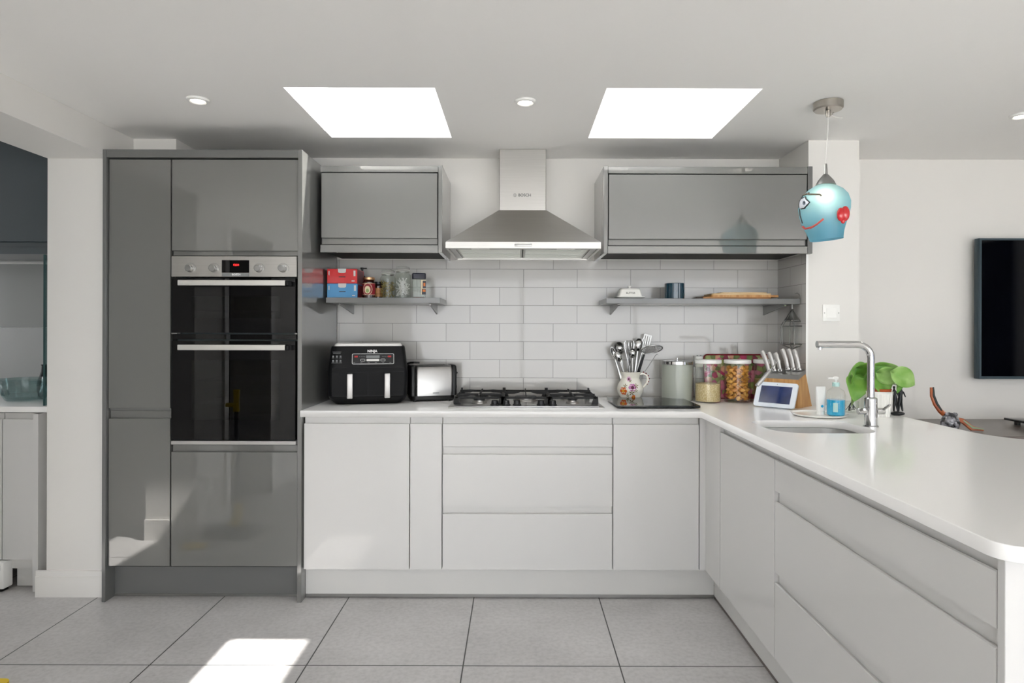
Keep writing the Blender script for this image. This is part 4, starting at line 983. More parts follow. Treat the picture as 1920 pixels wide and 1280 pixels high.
# ------------------------------------------------------------------ hanging lantern
Y = 3.31; X = shx(1485, Y); zt = HC + (617 - 566) * Y / F
t = T('hanging_lantern', 'small metal and glass lantern hanging from the right shelf end', 'lantern', (X, Y, HC - (652 - 617) * Y / F))
H = 86 * Y / F; z0 = 0; hb = .150
m6 = [(math.cos(k * PI / 3 + .3), math.sin(k * PI / 3 + .3)) for k in range(6)]
def ring(m, r, z, th=.0028): m.tube([(r * a, r * b, z) for a, b in m6], th, 6, closed=True)
R1 = .060; fr_ = M(); ring(fr_, R1 * .98, .022); ring(fr_, R1, .118); ring(fr_, R1 * .72, .142); ring(fr_, .014, .185)
for a, b in m6:
    fr_.tube([(R1 * .98 * a, R1 * .98 * b, .022), (R1 * a, R1 * b, .118), (R1 * .72 * a, R1 * .72 * b, .142), (.030 * a, .030 * b, .158), (.014 * a, .014 * b, .185)], .0024, 6)
    fr_.tube([(.006 * a, .006 * b, 0), (R1 * .98 * a, R1 * .98 * b, .022)], .0022, 6)
t.p('frame', fr_, 'pewter')
gp = M()
for k in range(6):
    a, b = m6[k], m6[(k + 1) % 6]; vs = [gp.bm.verts.new(v) for v in ((R1 * .98 * a[0], R1 * .98 * a[1], .024), (R1 * .98 * b[0], R1 * .98 * b[1], .024), (R1 * b[0], R1 * b[1], .117), (R1 * a[0], R1 * a[1], .117))]; gp.bm.faces.new(vs)
gp.done(); t.p('glass_panes', gp, 'glass')
t.p('cap', M().lathe([(.040, .150), (.028, .160), (.016, .184), (.006, .200), (.004, .204), (.007, .206), (.007, .210), (.003, .211), (0, .211)], seg=24, cap=False), 'pewter')
t.p('hook', M().tube([(0, 0, .208), (0, 0, .235), (.006, -.0, .246), (.016, -.005, .252), (.022, -.012, .262), (.023, -.030, .262 - .0), (.022, -.036, .262 + .012), (.020, -.034, .282), (.018, -.015, .290), (.016, 0, .287)], .0022, 8), 'satin')

# ------------------------------------------------------------------ socket plate on the pillar
Xs, Ys = shx(1558, 3.216), 3.2165; zs = HC - (586 - 617 - 1) * Ys / F
t = T('wall_switch', 'white blank switch plate on the pillar', 'switch', (Xs, Ys, zs))
t.p('plate', M().box(-.043, .043, -.006, 0, -.043, .043, .003, 2), 'white_plastic')
t.p('centre', M().box(-.026, .026, -.008, -.006, -.026, .026, .001, 1), 'white_plastic')
for sx in (-.036, .036): t.p('screw', M().cyl((0, 0, 0), .003, .001, 12, mtx=Matrix.Translation((sx, -.006, 0)) @ Matrix.Rotation(PI / 2, 4, 'X')), 'satin')

# ------------------------------------------------------------------ kitchen tap
tx, ty = 1.409, 2.516
t = T('kitchen_tap', 'chrome L-spout mixer tap behind the sink', 'tap', (tx, ty, WT))
t.p('base', M().lathe([(0, 0), (.028, 0), (.028, .004), (.0235, .007), (.0235, .112), (.020, .116), (.0145, .118), (0, .118)], seg=36, cap=False), 'chrome')
H = .327; R = .055; Aw = .215
pts = [(0, 0, .117), (0, 0, .2), (0, 0, H - R)] + [(-R + R * math.cos(a), 0, H - R + R * math.sin(a)) for a in [k * PI / 2 / 8 for k in range(1, 9)]] + [(-Aw, 0, H)]
t.p('spout', M().tube(pts, .0138, 20), 'chrome')
t.p('nozzle', M().cyl((-Aw + .012, 0, H - .021), .008, .010, 16), 'chrome')
for sx, nm in ((-1, 'lever'), (1, 'lever')):
    lv = M().lathe([(0, 0), (.013, 0), (.013, .030), (.0115, .032), (0, .032)], seg=20, cap=False, mtx=Matrix.Translation((sx * .021, 0, .062)) @ Matrix.Rotation(sx * PI / 2, 4, 'Y'))
    lv.tube([(sx * .045, 0, .062), (sx * .048, -.02, .078 if sx > 0 else .07), (sx * .050, -.045, .092 if sx > 0 else .074)], [.0055, .005, .0045], 10)
    t.p(nm, lv, 'chrome')

# ------------------------------------------------------------------ things round the sink
sp = on(1565, 778, WT)
t = T('round_tray', 'round white tray under the soap bottle', 'tray', (1.355, 2.835, WT))
t.p('dish', M().lathe([(0, .0003), (.095, .0003), (.110, .004), (.118, .012), (.116, .012), (.108, .0065), (0, .0045)], seg=56, cap=False), 'white_ceramic')
bx, by = 1.352, 2.745; bx = shx(1567.5, 2.80); by = 2.80; ZB = WT + .005
t = T('soap_bottle', 'clear pump bottle half full of blue liquid soap', 'bottle', (bx, by, ZB), group=None)
prof_b = [(0, .0005), (.034, .0005), (.038, .005), (.0385, .095), (.033, .112), (.016, .124), (.013, .128), (.013, .134)]
t.p('clear_bottle', M().lathe(prof_b, seg=40, cap=False), 'glass')
t.p('liquid', M().lathe([(0, .003), (.033, .003), (.0365, .007), (.0368, .072), (0, .072)], seg=40, cap=False), 'soap_blue')
t.p('collar', M().lathe([(.015, .130), (.015, .146), (.012, .148), (0, .148)], seg=24, cap=False), 'aqua_clear')
t.p('pump', M().lathe([(.004, .148), (.004, .160), (.010, .161), (.011, .170), (.006, .173), (0, .173)], seg=20, cap=False).box(-.036, 0, -.005, .005, .162, .169, .002), 'white_plastic')
t.p('front_label', M().lathe([(.0390, .020), (.0390, .060)], seg=20, cap=False, ang=.5, mtx=Matrix.Rotation(-PI / 2 - .75, 4, 'Z')), 'aqua_clear')
tx2, ty2 = shx(1539, 2.83), 2.83
t = T('cream_tube', 'white squeeze tube with small blue dot beside the soap bottle', 'tube', (tx2, ty2, ZB))
t.p('tube', loft(M(), [(.018, .036, .030, .014, 0, 0), (.06, .040, .026, .012, 0, 0), (.110, .043, .010, .0045, 0, 0), (.126, .043, .004, .0018, 0, 0)]), 'white_plastic')
t.p('cap', M().lathe([(0, 0.0003), (.0165, 0.0003), (.0165, .017), (.014, .018), (0, .018)], seg=28, cap=False), 'white_plastic')
t.p('blue_dot', M().lathe([(0, 0), (.006, 0), (.006, .0006), (0, .0006)], seg=20, cap=False, mtx=Matrix.Translation((0, -.0148, .040)) @ Matrix.Rotation(PI / 2, 4, 'X')), 'soap_blue')
# glass jar with plant cuttings
gx, gy = shx(1597, 2.95), 2.95
t = T('pothos_cutting', 'leafy green trailing plant cuttings rooting in a glass jar', 'plant', (gx, gy, WT))
t.p('glass_jar', M().lathe([(0, .0005), (.030, .0005), (.033, .004), (.033, .075), (.030, .080)], seg=36, cap=False), 'glass')
t.p('water', M().lathe([(0, .003), (.0305, .003), (.0305, .052), (0, .052)], seg=30, cap=False), 'jar_grey')
rt = M()
for k in range(16):
    a = rnd.random() * 6.28; rt.tube([(0, 0, .05), (.012 * math.cos(a), .012 * math.sin(a), .03), (.024 * math.cos(a + .5), .024 * math.sin(a + .5), .010)], .0012, 5)
t.p('roots', rt, 'bronze')
def leaf(px, py, Y, s, rot, pitch=0, yaw=0, mat='leaf', fold=.12, asp=.85):
    c = at(px, py, Y) - t.loc; rows = []
    n = 12
    for i in range(n + 1):
        f = i / n; wdt = s * asp * .5 * (math.sin(PI * f ** .62)) ** .8 * 1.12 if 0 < f < 1 else .0006
        y = s * (f - .45); row = []
        for k in range(-4, 5):
            u = k / 4; yy = y - (abs(u) ** 1.5) * s * .16 * (1 - f) ; row.append(Vector((u * wdt, -abs(u) * wdt * fold * 2 + .12 * s * (f - .5) ** 2 * 2 + .002 * math.sin(f * 9), -yy)))
        rows.append(row)
    m = M(); m.quadstrip(rows)
    m.tf(m.bm.verts[:], Matrix.Translation(c) @ Matrix.Rotation(yaw, 4, 'Z') @ Matrix.Rotation(pitch, 4, 'X') @ Matrix.Rotation(rot, 4, 'Y'))
    t.p('leaf', m, mat, solid=.0006, sharp=2); return c
R_ = math.radians
lv = [(1604, 729, 2.84, .105, R_(12), R_(-12), .2, 'leaf', .12, 1.0), (1612, 699, 2.92, .095, R_(75), R_(-35), -.2, 'leaf', .12, .95), (1634, 694, 2.90, .120, R_(-85), R_(40), 0, 'leaf', .1, .8),
      (1652, 716, 2.80, .125, R_(-20), R_(-10), .1, 'leaf', .14, .9), (1660, 693, 2.84, .120, R_(-95), R_(35), .0, 'leaf_pale', .1, .8), (1676, 704, 2.78, .125, R_(-82), R_(25), -.1, 'leaf_pale', .12, .62),
      (1696, 710, 2.74, .125, R_(-64), R_(5), .2, 'leaf_pale', .25, .62), (1598, 706, 2.82, .055, R_(178), 0, .9, 'leaf', .3, .4), (1684, 722, 2.79, .070, R_(25), R_(-20), .4, 'leaf', .2, .6), (1632, 722, 2.90, .080, R_(40), R_(-25), .3, 'leaf', .12, .9), (1640, 707, 2.86, .100, R_(60), R_(-20), -.2, 'leaf', .1, .9)]
cs = [leaf(*a) for a in lv]
stm = M()
for c_ in cs: stm.tube([(0, 0, .03), (c_.x * .12, c_.y * .12, .085), (c_.x * .6, c_.y * .6, max(.09, c_.z) + .012), tuple(c_)], .0016, 6)
t.p('stems', stm, 'stem_green')
# small plant pots and brush pot behind the tap
def faceted(m, r0, r1, h, n=40, amp=.002):
    rows = []
    for i in range(9):
        f = i / 8; r = r0 + (r1 - r0) * f
        rows.append([((r + amp * math.sin(k * PI / 2 * 2 + i * 0)) * math.cos(2 * PI * k / n), (r + amp * math.cos(k * PI)) * math.sin(2 * PI * k / n), f * h) for k in range(n)])
    m.quadstrip(rows, closed=True); m.bm.verts.ensure_lookup_table(); m.bm.faces.new(m.bm.verts[:n]); return m.done()
wx, wy = shx(1648, 2.83), 2.83
t2 = T('plant_pot', 'white ribbed ceramic pot behind the tap', 'pot', (wx, wy, WT))
t2.p('body', faceted(M(), .042, .055, .112), 'white_ceramic', solid=.003)
t2.p('inner_pot', M().lathe([(.0, .09), (.046, .09), (.049, .118), (.051, .122), (.049, .124), (.045, .116), (0, .104)], seg=36, cap=False), 'terracotta', label='orange inner pot rim')
vx, vy = shx(1618, 2.98), 2.98
t2 = T('white_beaker', 'plain white pot holding brushes behind the plant leaves', 'pot', (vx, vy, WT))
t2.p('body', M().lathe([(0, .0005), (.028, .0005), (.034, .100), (.0315, .100), (.026, .004), (0, .004)], seg=36, cap=False), 'white_ceramic')
for k, (dx, top, lab, mm) in enumerate(((-.030, .165, 'slim grey-handled brush leaning out of the white pot', 'print_grey'), (-.018, .150, 'black-tipped brush upright in the white pot', 'black_plastic'), (-.008, .156, 'brush with red band in the white pot', 'red_print'))):
    br = T('washing_brush', lab, 'brush', (vx - .003 + k * .006, vy, WT + .005))
    br.p('handle', M().tube([(0, 0, 0), (dx * .8, 0, top * .8), (dx, 0, top * .9)], .003, 8), mm if k != 1 else 'print_grey')
    br.p('tip', M().tube([(dx, 0, top * .9), (dx * 1.15, 0, top)], [.0045, .003], 8), 'black_plastic')
# dark figurine: seated slender figure built as one skinned body on a rock base
fx, fy = shx(1683, 2.86), 2.86
t2 = T('bronze_figurine', 'small dark bronze figurine of two slender figures', 'figurine', (fx, fy, WT))
t2.p('base', M().ell((0, 0, .008), .032, .024, .010, 20, 10), 'bronze')
def skin(parent, name, verts, edges, rad, mat):
    me = bpy.data.meshes.new(name); me.from_pydata(verts, edges, []); o = bpy.data.objects.new(name, me); COL.objects.link(o)
    md = o.modifiers.new('skin', 'SKIN'); md.use_smooth_shade = True
    for i, r_ in enumerate(rad): me.skin_vertices[0].data[i].radius = (r_, r_)
    me.skin_vertices[0].data[0].use_root = True
    s_ = o.modifiers.new('sub', 'SUBSURF'); s_.levels = s_.render_levels = 1
    me.materials.append(MATS[mat]); o.parent = parent
    return o
def make_skin_mesh(name):
    me = bpy.data.meshes.new(name); return me
def figure(parent, dx, lean, mat='bronze'):
    V = [(dx, 0, .075), (dx + lean, 0, .105), (dx + lean * 1.3, 0, .118), (dx + lean * 1.4, 0, .132), (dx - .008, -.004, .045), (dx - .006, 0, .016), (dx + .009, .004, .045), (dx + .012, 0, .016),
         (dx + lean - .012, -.002, .104), (dx + lean - .016, -.008, .080), (dx + lean + .012, .002, .104), (dx + lean + .018, -.004, .082)]
    E = [(0, 1), (1, 2), (2, 3), (0, 4), (4, 5), (0, 6), (6, 7), (1, 8), (8, 9), (1, 10), (10, 11)]
    Rr = [.0085, .008, .0035, .0075, .0055, .0035, .0055, .0035, .0040, .0025, .0040, .0025]
    me = bpy.data.meshes.new('figure'); me.from_pydata(V, E, []); o = bpy.data.objects.new('figure', me); COL.objects.link(o)
    md = o.modifiers.new('skin', 'SKIN')
    if not me.skin_vertices:
        bm = bmesh.new(); bm.from_mesh(me); bm.verts.layers.skin.verify(); bm.to_mesh(me); bm.free()
    for i, r_ in enumerate(Rr): me.skin_vertices[0].data[i].radius = (r_, r_)
    me.skin_vertices[0].data[0].use_root = True
    s_ = o.modifiers.new('sub', 'SUBSURF'); s_.levels = s_.render_levels = 1
    m2 = bpy.data.meshes.new_from_object(o.evaluated_get(bpy.context.evaluated_depsgraph_get())); bpy.data.objects.remove(o)
    m2.materials.clear(); m2.materials.append(MATS[mat])
    for p in m2.polygons: p.use_smooth = True
    r = bpy.data.objects.new('figure', m2); COL.objects.link(r); r.parent = parent; return r
figure(t2.o, -.010, -.004); figure(t2.o, .012, .004)

# ------------------------------------------------------------------ sideboard, ornaments, TV
BT = .793
t = T('sideboard', 'long low brown-topped sideboard behind the peninsula', 'sideboard', (2.9, 3.3, 0))
t.p('top', M().box(1.745, 4.2, 2.985, 3.572, BT - .028, BT, .002, 1), 'brown_top', True)
t.p('body', M().box(1.765, 4.18, 3.01, 3.555, .06, BT - .029, .002, 1), 'white_plastic', True)
for k in range(4): t.p('door', M().box(1.77 + k * .603, 1.77 + k * .603 + .599, 2.99, 3.009, .07, BT - .035, .001, 1), 'white_gloss', True)
t.p('plinth', M().box(1.79, 4.16, 3.05, 3.54, 0, .059), 'ink', True)
ox, oy = shx(1782, 3.13), 3.13
t = T('carved_boomerang', 'painted orange wooden boomerang with its arm raised', 'boomerang', (ox, oy, BT))
def band(pts, w, th):
    m = M(); rows = []
    n = len(pts)
    for i, p in enumerate(pts):
        p = Vector(p); tn = Vector(pts[min(i + 1, n - 1)]) - Vector(pts[max(i - 1, 0)]); tn.normalize(); nr = Vector((-tn.z, 0, tn.x)); ww = w[i] / 2
        rows.append([p + nr * ww * a + Vector((0, b * th, 0)) for a, b in ((-1, 0), (-.7, -1), (.7, -1), (1, 0), (.7, 1), (-.7, 1))])
    m.quadstrip(rows, closed=True); m.bm.verts.ensure_lookup_table(); nn = len(m.bm.verts); m.bm.faces.new([m.bm.verts[i] for i in range(6)]); m.bm.faces.new([m.bm.verts[nn - 6 + i] for i in range(6)]); return m.done()
def bp(px, py): v = at(px, py, oy); return (v.x - ox, 0, v.z - BT)
path = [bp(1747, 726), bp(1748, 742), bp(1754, 757), bp(1763, 770), bp(1775, 781), bp(1790, 786), bp(1805, 789), bp(1822, 796), bp(1843, 799)]
path[-1] = (path[-1][0], 0, .008); path[-2] = (path[-2][0], 0, .016)
t.p('blade', band(path, [.018, .024, .026, .026, .026, .026, .026, .026, .012], .006), 'boomerang')
t.p('painted_panel', band([(x + .004, -.0062, z + .002) for x, y, z in path[:4]], [.008, .012, .012, .008], .0012), 'paint_black')
t.p('painted_panel', band([(x + .0, -.0062, z + .004) for x, y, z in path[6:]], [.006, .010, .005], .0012), 'paint_sage')
hx_, hy_ = on(1781, 797.5, BT).x, 3.08
t = T('head_ornament', 'polished dark head-shaped ornament in front of the boomerang', 'ornament', (shx(1782, 3.08), 3.08, BT))
m = M(); m.ell((0, 0, .050), .042, .036, .050, 28, 20)
for v in m.bm.verts:
    if v.co.z < .0: v.co.z = 0
m.ell((-.014, -.030, .062), .010, .008, .006, 12, 8).ell((.014, -.030, .062), .010, .008, .006, 12, 8).ell((0, -.038, .048), .007, .009, .014, 12, 8).ell((0, -.032, .026), .014, .007, .005, 12, 8)
m.ell((-.041, 0, .048), .006, .010, .016, 12, 8).ell((.041, 0, .048), .006, .010, .016, 12, 8).ell((-.018, -.012, .094), .014, .012, .010, 12, 8).ell((.018, -.008, .092), .012, .012, .010, 12, 8)
t.p('head', m, 'stone_dark')
# slim black box
t = T('media_player', 'slim black media box on feet on the sideboard under the television', 'media player', (2.83, 3.28, BT))
c0 = on(1872, 783.5, BT + .03)
t.p('case', M().box(-.22, .34, -.11, .11, .022, .034, .003, 2), 'black_gloss')
for sx in (-.17, .29):
    for sy in (-.08, .08): t.p('foot', M().cyl((sx, sy, 0.0003), .014, .0218, 18), 'black_plastic')
# television
tv0 = at(1836, 446, 3.50); tv1 = at(1836, 710.5, 3.50)
t = T('television', 'wall-mounted flat television with dark glossy screen', 'television', (tv0.x + .69, 3.54, tv1.z))
TW, TH = 1.38, tv0.z - tv1.z
t.p('casing', M().box(-.69, .69, -.038, .0, 0, TH, .004, 2), 'tv_frame')
t.p('bezel', M().box(-.688, -.678, -.0425, -.0385, .002, TH - .002).box(.678, .688, -.0425, -.0385, .002, TH - .002).box(-.678, .678, -.0425, -.0385, TH - .012, TH - .002).box(-.678, .678, -.0425, -.0385, .002, .016), 'tv_frame')
t.p('screen', M().box(-.678, .678, -.0405, -.0386, .016, TH - .012), 'tv_screen')
t.p('wall_bracket', M().box(-.2, .2, .0, .0375, .2, .5), 'ink')

# ------------------------------------------------------------------ pendant lamp with glass face
pcx = 1.317; pcy = 2.68
t = T('pendant_lamp', 'blue frosted glass pendant lamp shaped like a face', 'pendant lamp', (pcx, pcy, 1.675))
zc = CEIL - 1.675
t.p('ceiling_rose', M().lathe([(0, zc - .034), (.054, zc - .034), (.059, zc - .028), (.059, zc - .002), (0, zc - .001)], seg=40, cap=False), 'nickel')
t.p('cord_grip', M().lathe([(0, zc - .062), (.008, zc - .062), (.010, zc - .050), (.010, zc - .035), (0, zc - .0345)], seg=20, cap=False).tube([(0, 0, zc - .055), (.018, 0, zc - .052), (.022, 0, zc - .042)], .0018, 6).tube([(.01, 0, zc - .055), (.035, 0, zc - .064), (.060, 0, zc - .066)], .0006, 5), 'nickel')
scx = -.010
t.p('cord', M().tube([(0, 0, zc - .06), (-.002, 0, .45), (scx, 0, .318)], .0022, 8), 'silver_print')
t.p('metal_cap', M().lathe([(.004, .322), (.006, .318), (.008, .278), (.014, .272), (.030, .252), (.040, .232), (.038, .232), (0, .236)], (scx, 0, 0), 32, cap=False), 'satin')
# shade: a head profile, wide brow, narrower open neck
sec = [(0, .063, -.000), (.012, .066, -.004), (.040, .074, -.009), (.065, .083, -.012), (.095, .092, -.012), (.130, .0985, -.010), (.160, .0975, -.008), (.190, .086, -.006), (.212, .066, -.005), (.226, .044, -.006), (.2325, .030, -.008)]
rows = []
for z, r, ox_ in sec: rows.append([(scx + ox_ + r * math.cos(2 * PI * k / 56) * (1.06 if math.cos(2 * PI * k / 56) < 0 else 1.02) + .006, r * .93 * math.sin(2 * PI * k / 56), z + (.006 * math.cos(2 * PI * k / 56) if z == 0 else 0)) for k in range(56)])
m = M(); m.quadstrip(rows, closed=True); t.p('glass_shade', m, 'shade_glass', sharp=2)
def srf(x, z, lift=.003):
    """point on the camera-facing half of the shade at local x, z"""
    for (z0_, r0, o0), (z1_, r1, o1) in zip(sec, sec[1:]):
        if z0_ <= z <= z1_: f = (z - z0_) / (z1_ - z0_); r = r0 + (r1 - r0) * f; o_ = o0 + (o1 - o0) * f; break
    c_ = scx + o_ + .006; u = (x - c_) / (r * (1.06 if x < c_ else 1.02)); u = max(-.998, min(.998, u)); y = -r * .93 * math.sqrt(1 - u * u)
    n_ = Vector(((x - c_) , y, 0)); n_.normalize(); return Vector((x, y, z)) + n_ * lift
def sp_(px, py, lift=.003):
    Yd = pcy - .03
    for _ in range(6):
        v = at(px, py, Yd); q = srf(v.x - pcx, max(.003, min(.23, v.z - 1.675)), lift); Yd = pcy + q.y
    return q
def path_on(pl, lift=.003): 
    out = []
    for (a, b), (c_, d_) in zip(pl, pl[1:]):
        for k in range(5): f = k / 5; out.append(sp_(a + (c_ - a) * f, b + (d_ - b) * f, lift))
    out.append(sp_(*pl[-1], lift)); return out
t.p('eyebrow', M().tube(path_on([(1507, 366), (1514, 364), (1525, 364), (1538, 364.5), (1541, 367)]), .0036, 8), 'line_grey', label='dark raised eyebrow line')
t.p('nose_line', M().tube(path_on([(1507, 366), (1503, 374), (1501, 380)]) , .0024, 8), 'line_black')
t.p('cheek_line', M().tube(path_on([(1500.5, 392), (1501.5, 404), (1504, 413), (1506, 419)]), .0024, 8), 'line_black')
t.p('smile', M().tube(path_on([(1506, 424), (1511, 429), (1522, 427), (1533, 420), (1545, 410)]), .0042, 8), 'line_red', label='red curved smiling mouth line')
eye = [(1500.5, 390), (1500, 384), (1501, 378), (1504, 373), (1508, 371), (1513, 372.5), (1517, 375.5), (1520, 379), (1517, 383), (1513, 388), (1509, 391.5), (1505, 393), (1502, 392.5)]
ep = [sp_(a, b, .004) for a, b in eye]; em = M(); cv = sum(ep, Vector()) / len(ep); cvv = em.bm.verts.new(cv + Vector((-.002, -.004, 0))); ev = [em.bm.verts.new(p) for p in ep]
for i in range(len(ev)): em.bm.faces.new((ev[i], ev[(i + 1) % len(ev)], cvv))
em.done(); eo = t.p('eye', em, 'eye_white', solid=.003)
build('eye_outline', M().tube(ep, .0026, 8, closed=True), 'line_black', eo)
ic_ = sp_(1505.5, 383, .0105); build('iris', M().ell(ic_, .0065, .004, .0095, 16, 10), 'iris', eo); build('pupil', M().ell(ic_ + Vector((-.001, -.003, 0)), .003, .003, .0045, 12, 8), 'line_black', eo)
ear = M(); e0 = sp_(1579, 402, .010)
for v in ((-.010, -.002, .000, .016, .012, .028), (.009, .0, .004, .018, .014, .031), (-.001, -.002, -.026, .009, .008, .012)):
    ear.ell(e0 + Vector((v[0], v[1], v[2])), v[3], v[4], v[5], 24, 16)
t.p('ear', ear, 'red_glass', label='glossy red glass ear')
bulb = M().ell((scx + .0, -.0, .170), .022, .022, .026, 20, 14); pm('bulb', 'ffffff', .5, emit='ffe2b0', es=5); t.p('bulb', bulb, 'bulb')
pl_ = bpy.data.lights.new('bulb_light', 'POINT'); pl_.energy = .26; pl_.color = (1, .86, .6); pl_.shadow_soft_size = .012
plo = bpy.data.objects.new('bulb_light', pl_); COL.objects.link(plo); plo.parent = t.o; plo.location = (scx - .034, -.060, .165)

# ------------------------------------------------------------------ recessed downlights
def downlight(px, py, label):
    c = on(px, py, CEIL); t = T('downlight', label, 'downlight', (c.x, c.y, CEIL - .012))
    t.p('trim_ring', M().lathe([(.026, .0105), (.029, .004), (.034, .001), (.043, .004), (.045, .0118)], seg=40, cap=False), 'white_plastic', solid=.0015)
    t.p('lamp', M().lathe([(0, .006), (.028, .006), (.028, .010), (0, .010)], seg=32, cap=False), 'downlight')
    l = bpy.data.lights.new('downlight_beam', 'SPOT'); l.energy = 4; l.spot_size = math.radians(110); l.spot_blend = .8; l.shadow_soft_size = .03; l.color = (1, .96, .9)
    o = bpy.data.objects.new('downlight_beam', l); COL.objects.link(o); o.parent = t.o; o.location = (0, 0, -.01)
downlight(371, 186, 'recessed ceiling downlight above the tall grey cabinets')
downlight(985, 189, 'recessed ceiling downlight between the two skylights')
downlight(1915, 215, 'recessed ceiling downlight at the far right by the television wall')

# ------------------------------------------------------------------ side room seen through the opening
t = T('base_cabinet', 'white base cabinet in the side room left of the white wall', 'cabinet', (-2.8, 3.4, 0))
def lx(px, Y=3.12): return (px - VX) * Y / F
t.p('body', M().box(lx(-330), lx(66), 3.142, 3.74, .10, .868), 'plinth_white', True)
t.p('door', jfront(M(), 'x', lx(6), lx(67), 3.12, .150, .872, 'top', g=.030), 'white_gloss', True)
t.p('door', jfront(M(), 'x', lx(-220), lx(4), 3.12, .150, .872, 'top', g=.030), 'white_gloss', True)
t.p('end_panel', M().box(lx(68), lx(78), 3.10, 3.74, 0, .872), 'white_gloss', True)
t.p('plinth', M().box(lx(20), lx(68), 3.165, 3.18, .004, .148), 'plinth_white', True)
solo('worktop', M().box(lx(-330), XLO - .003, 3.09, 3.755, .880, .909, .003, 2), 'worktop', 'white worktop in the side room under the glass bowl', 'worktop')
t = T('floor_appliance', 'low white vented appliance at the foot of the side-room cabinets', 'appliance', (lx(-8), 3.15, 0))
t.p('case', M().box(-.13, .065, -.06, .0, .015, .145, .006, 2), 'white_plastic')
for k in range(3): t.p('vent_slot', M().box(.0, .05, -.0612, -.0598, .110 + k * .009, .113 + k * .009), 'print_grey')
t.p('foot', M().box(-.11, .05, -.05, -.01, 0.0003, .0152), 'black_plastic')
WCZ = 1.672; YU = 3.25
t = T('wall_cabinet', 'dark teal glossy wall cabinet in the side room', 'cabinet', (-2.9, 3.6, WCZ))
t.p('body', M().box(-3.6, XLO - .004, YU + .022, 3.755, WCZ + .01, 2.256), 'teal_gloss', True)
t.p('door', jfront(M(), 'x', -3.06, XLO - .006, YU, WCZ + .040, 2.256, 'bottom', g=.025), 'teal_gloss', True)
t.p('door', jfront(M(), 'x', -3.6, -3.064, YU, WCZ + .040, 2.256, 'bottom', g=.025), 'teal_gloss', True)
t.p('pelmet', M().box(-3.6, XLO - .004, YU, YU + .02, WCZ, WCZ + .034), 'teal_gloss', True)
pm('splash_grey', '8a8a88', .25, coat=.8, coat_r=.08); pm('splash_light', 'a2a2a0', .25, coat=.8, coat_r=.1)
solo('splashback', M().box(-3.6, XLO - .002, 3.7515, 3.759, 1.297, 1.670), 'splash_grey', 'grey glossy upper splashback in the side room', 'splashback')
solo('splashback', M().box(-3.6, XLO - .002, 3.7535, 3.759, .910, 1.294), 'splash_light', 'paler grey lower splashback behind the glass bowl', 'splashback')
pm('teal_edge', '2f4a4a', .2); solo('glass_screen', M().box(-2.334, -2.326, 3.12, 3.7505, .9095, 1.655).mat(1).box(-2.3345, -2.3255, 3.118, 3.1205, .9095, 1.655), ['glass_teal', 'teal_edge'], 'upright clear glass panel standing at the end of the side-room worktop', 'glass panel')
gx, gy = shx(48, 3.36), 3.36
t = T('glass_bowl', 'wide cut-glass bowl on the side-room worktop', 'bowl', (gx, gy, .9095))
n = 48; rows = []
for r, z in ((.07, .001), (.085, .004), (.100, .03), (.112, .07), (.118, .108), (.121, .116), (.118, .116), (.109, .07), (.096, .032), (.08, .010), (.0005, .008)):
    rows.append([((r + (.002 * math.cos(k * PI) if .02 < z < .09 else 0)) * math.cos(2 * PI * k / n), (r + (.002 * math.cos(k * PI) if .02 < z < .09 else 0)) * math.sin(2 * PI * k / n), z) for k in range(n)])
m = M(); m.quadstrip(rows, closed=True); t.p('bowl', m, 'bowl_glass', sharp=.2)
solo('baking_tray', M().box(gx - .42, gx - .10, 3.20, 3.30, .9098, .926, .003, 2), 'black_gloss', 'black flat tray left of the glass bowl', 'tray')
# vase half hidden at the end
t = T('dark_vase', 'slender dark vase behind the glass bowl', 'vase', (shx(83, 3.56), 3.56, .9095))
t.p('body', M().lathe([(0, .0003), (.026, .0003), (.034, .04), (.030, .09), (.014, .14), (.012, .17), (.016, .178), (.013, .178), (.009, .165), (0, .16)], seg=28, cap=False), 'charcoal')

# ------------------------------------------------------------------ floor cleaner by the left wall (its yellow nose shows bottom left)
t = T('floor_cleaner', 'yellow and grey upright floor cleaner leaning by the left wall', 'floor cleaner', (-1.78, 2.02, 0), R_(10))
t.p('head', loft(M(), [(.003, .30, .20, .06, 0, 0), (.030, .30, .20, .06, 0, 0), (.055, .24, .14, .05, 0, 0)]), 'cleaner_grey')
t.p('neck', M().tube([(0, 0, .05), (.01, -.03, .11), (.0, -.05, .18)], [.035, .028, .022], 14), 'yellow')
t.p('pole', M().tube([(0, -.05, .18), (-.035, -.10, .76)], .014, 12), 'cleaner_grey')
t.p('grip', M().tube([(-.035, -.10, .76), (-.04, -.11, .84), (-.04, -.11, .90)], [.02, .018, .02], 12).tube([(-.04, -.11, .80), (-.11, -.11, .80)], .014, 10), 'yellow')
t = T('cleaning_pad', 'yellow cleaning pad edge on the floor at bottom left', 'cloth', (-1.905, 2.265, 0))
t.p('pad', M().prism(rrect(.14, .09, .03, 5), 'z', .0005, .014), 'yellow')

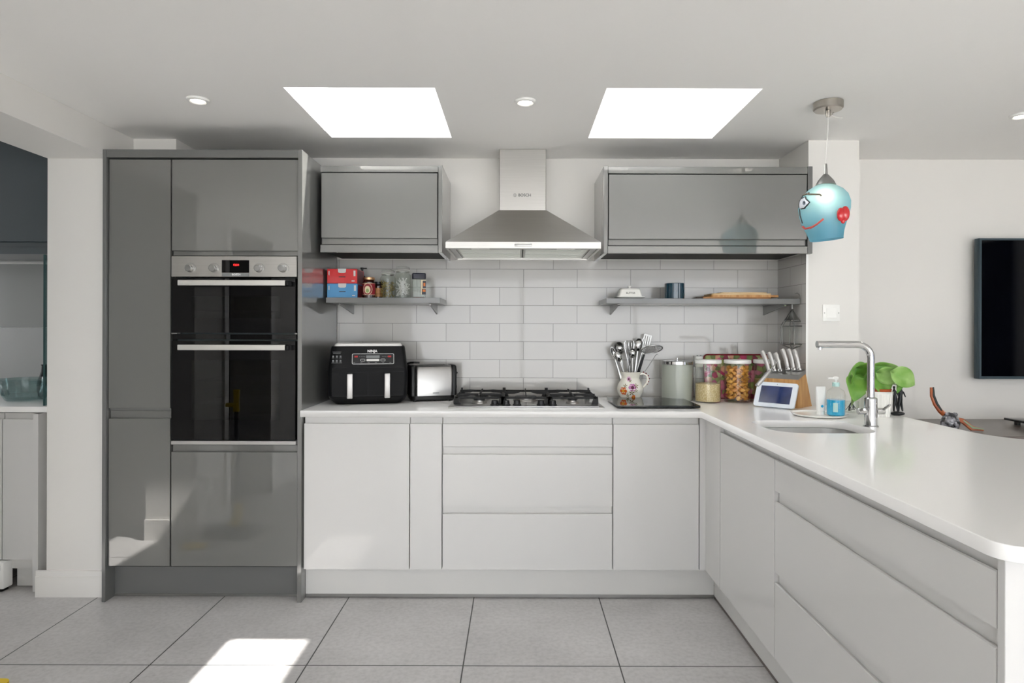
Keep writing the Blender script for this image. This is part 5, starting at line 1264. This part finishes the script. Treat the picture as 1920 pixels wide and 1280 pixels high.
# dome pendant over the dining side of the room (seen mirrored in the wall cabinet)
t = T('dome_pendant', 'metal dome pendant lamp hanging behind the camera', 'pendant lamp', (2.05, .45, 1.95))
t.p('shade', M().lathe([(.16, 0), (.155, .02), (.11, .07), (.05, .115), (.02, .13), (.018, .16), (0, .16)], seg=40, cap=False), 'nickel', solid=.002)
t.p('cord', M().tube([(0, 0, .16), (0, 0, CEIL - 1.95)], .003, 8), 'ink')
t.p('bulb', M().ell((0, 0, .05), .03, .03, .035, 16, 12), 'bulb')

# garden fence outside the added side window, curtain beside it (both seen mirrored in the television)
pm('paving', 'cfccc6', .8); pm('fence_blue', '6e7890', .8); pm('curtain_dark', '101014', .9)
t = T('garden_fence', 'blue-grey slatted garden fence outside the added right-hand window', 'fence', (6.6, -.5, 0))
for k in range(9): t.p('slat', M().box(6.58, 6.60, -4.0, 3.0, .04 + k * .2, .22 + k * .2), 'fence_blue', True)
for y in (-4, -2.2, -.4, 1.4, 3): t.p('post', M().box(6.605, 6.68, y - .04, y + .04, 0, 1.9), 'fence_blue', True)
struct('terrace', M().box(XR + .101, 9, -9, 6, -.1, 0).box(-9, XR + .101, -9, YR - .101, -.1, 0), 'paving')
cw = M(); rows = []
for i in range(41):
    y = .46 + i * .011; x = XR - .05 + .025 * math.sin(i * 1.3); rows.append([(x, y, .03), (x, y, 2.18)])
cw.quadstrip(rows)
solo('curtain', cw, 'curtain_dark', 'dark curtain hanging beside the added right-hand window', 'curtain', solid=.004)

# repeats share a group
for base, grp in {'kitchen_knife': 'steel knives in the knife block', 'downlight': 'recessed ceiling downlights', 'storage_jar': 'white-lidded storage jars', 'clip_top_jar': 'clip-top jars on the left shelf',
                  'tea_carton': 'cardboard boxes on the left shelf', 'wall_shelf': 'grey wall shelves', 'ladle': 'ladles in the floral jug', 'serving_spoon': 'spoons in the floral jug', 'washing_brush': 'brushes in the white pot'}.items():
    for o in scn.objects:
        if o.parent is None and o.name.split('.')[0] == base and 'label' in o: o['group'] = grp
for o in scn.objects:
    if o.parent is None and o.name.split('.')[0] == 'chopping_board' and 'shelf' in o['label']: o['group'] = 'wooden boards on the right shelf'
    if o.parent is None and 'label' in o and o.name.split('.')[0] in ('base_cabinet', 'drawer_cabinet', 'pull_out_cabinet', 'sink_cabinet') and 'side room' not in o['label']: o['group'] = 'white base cabinets'
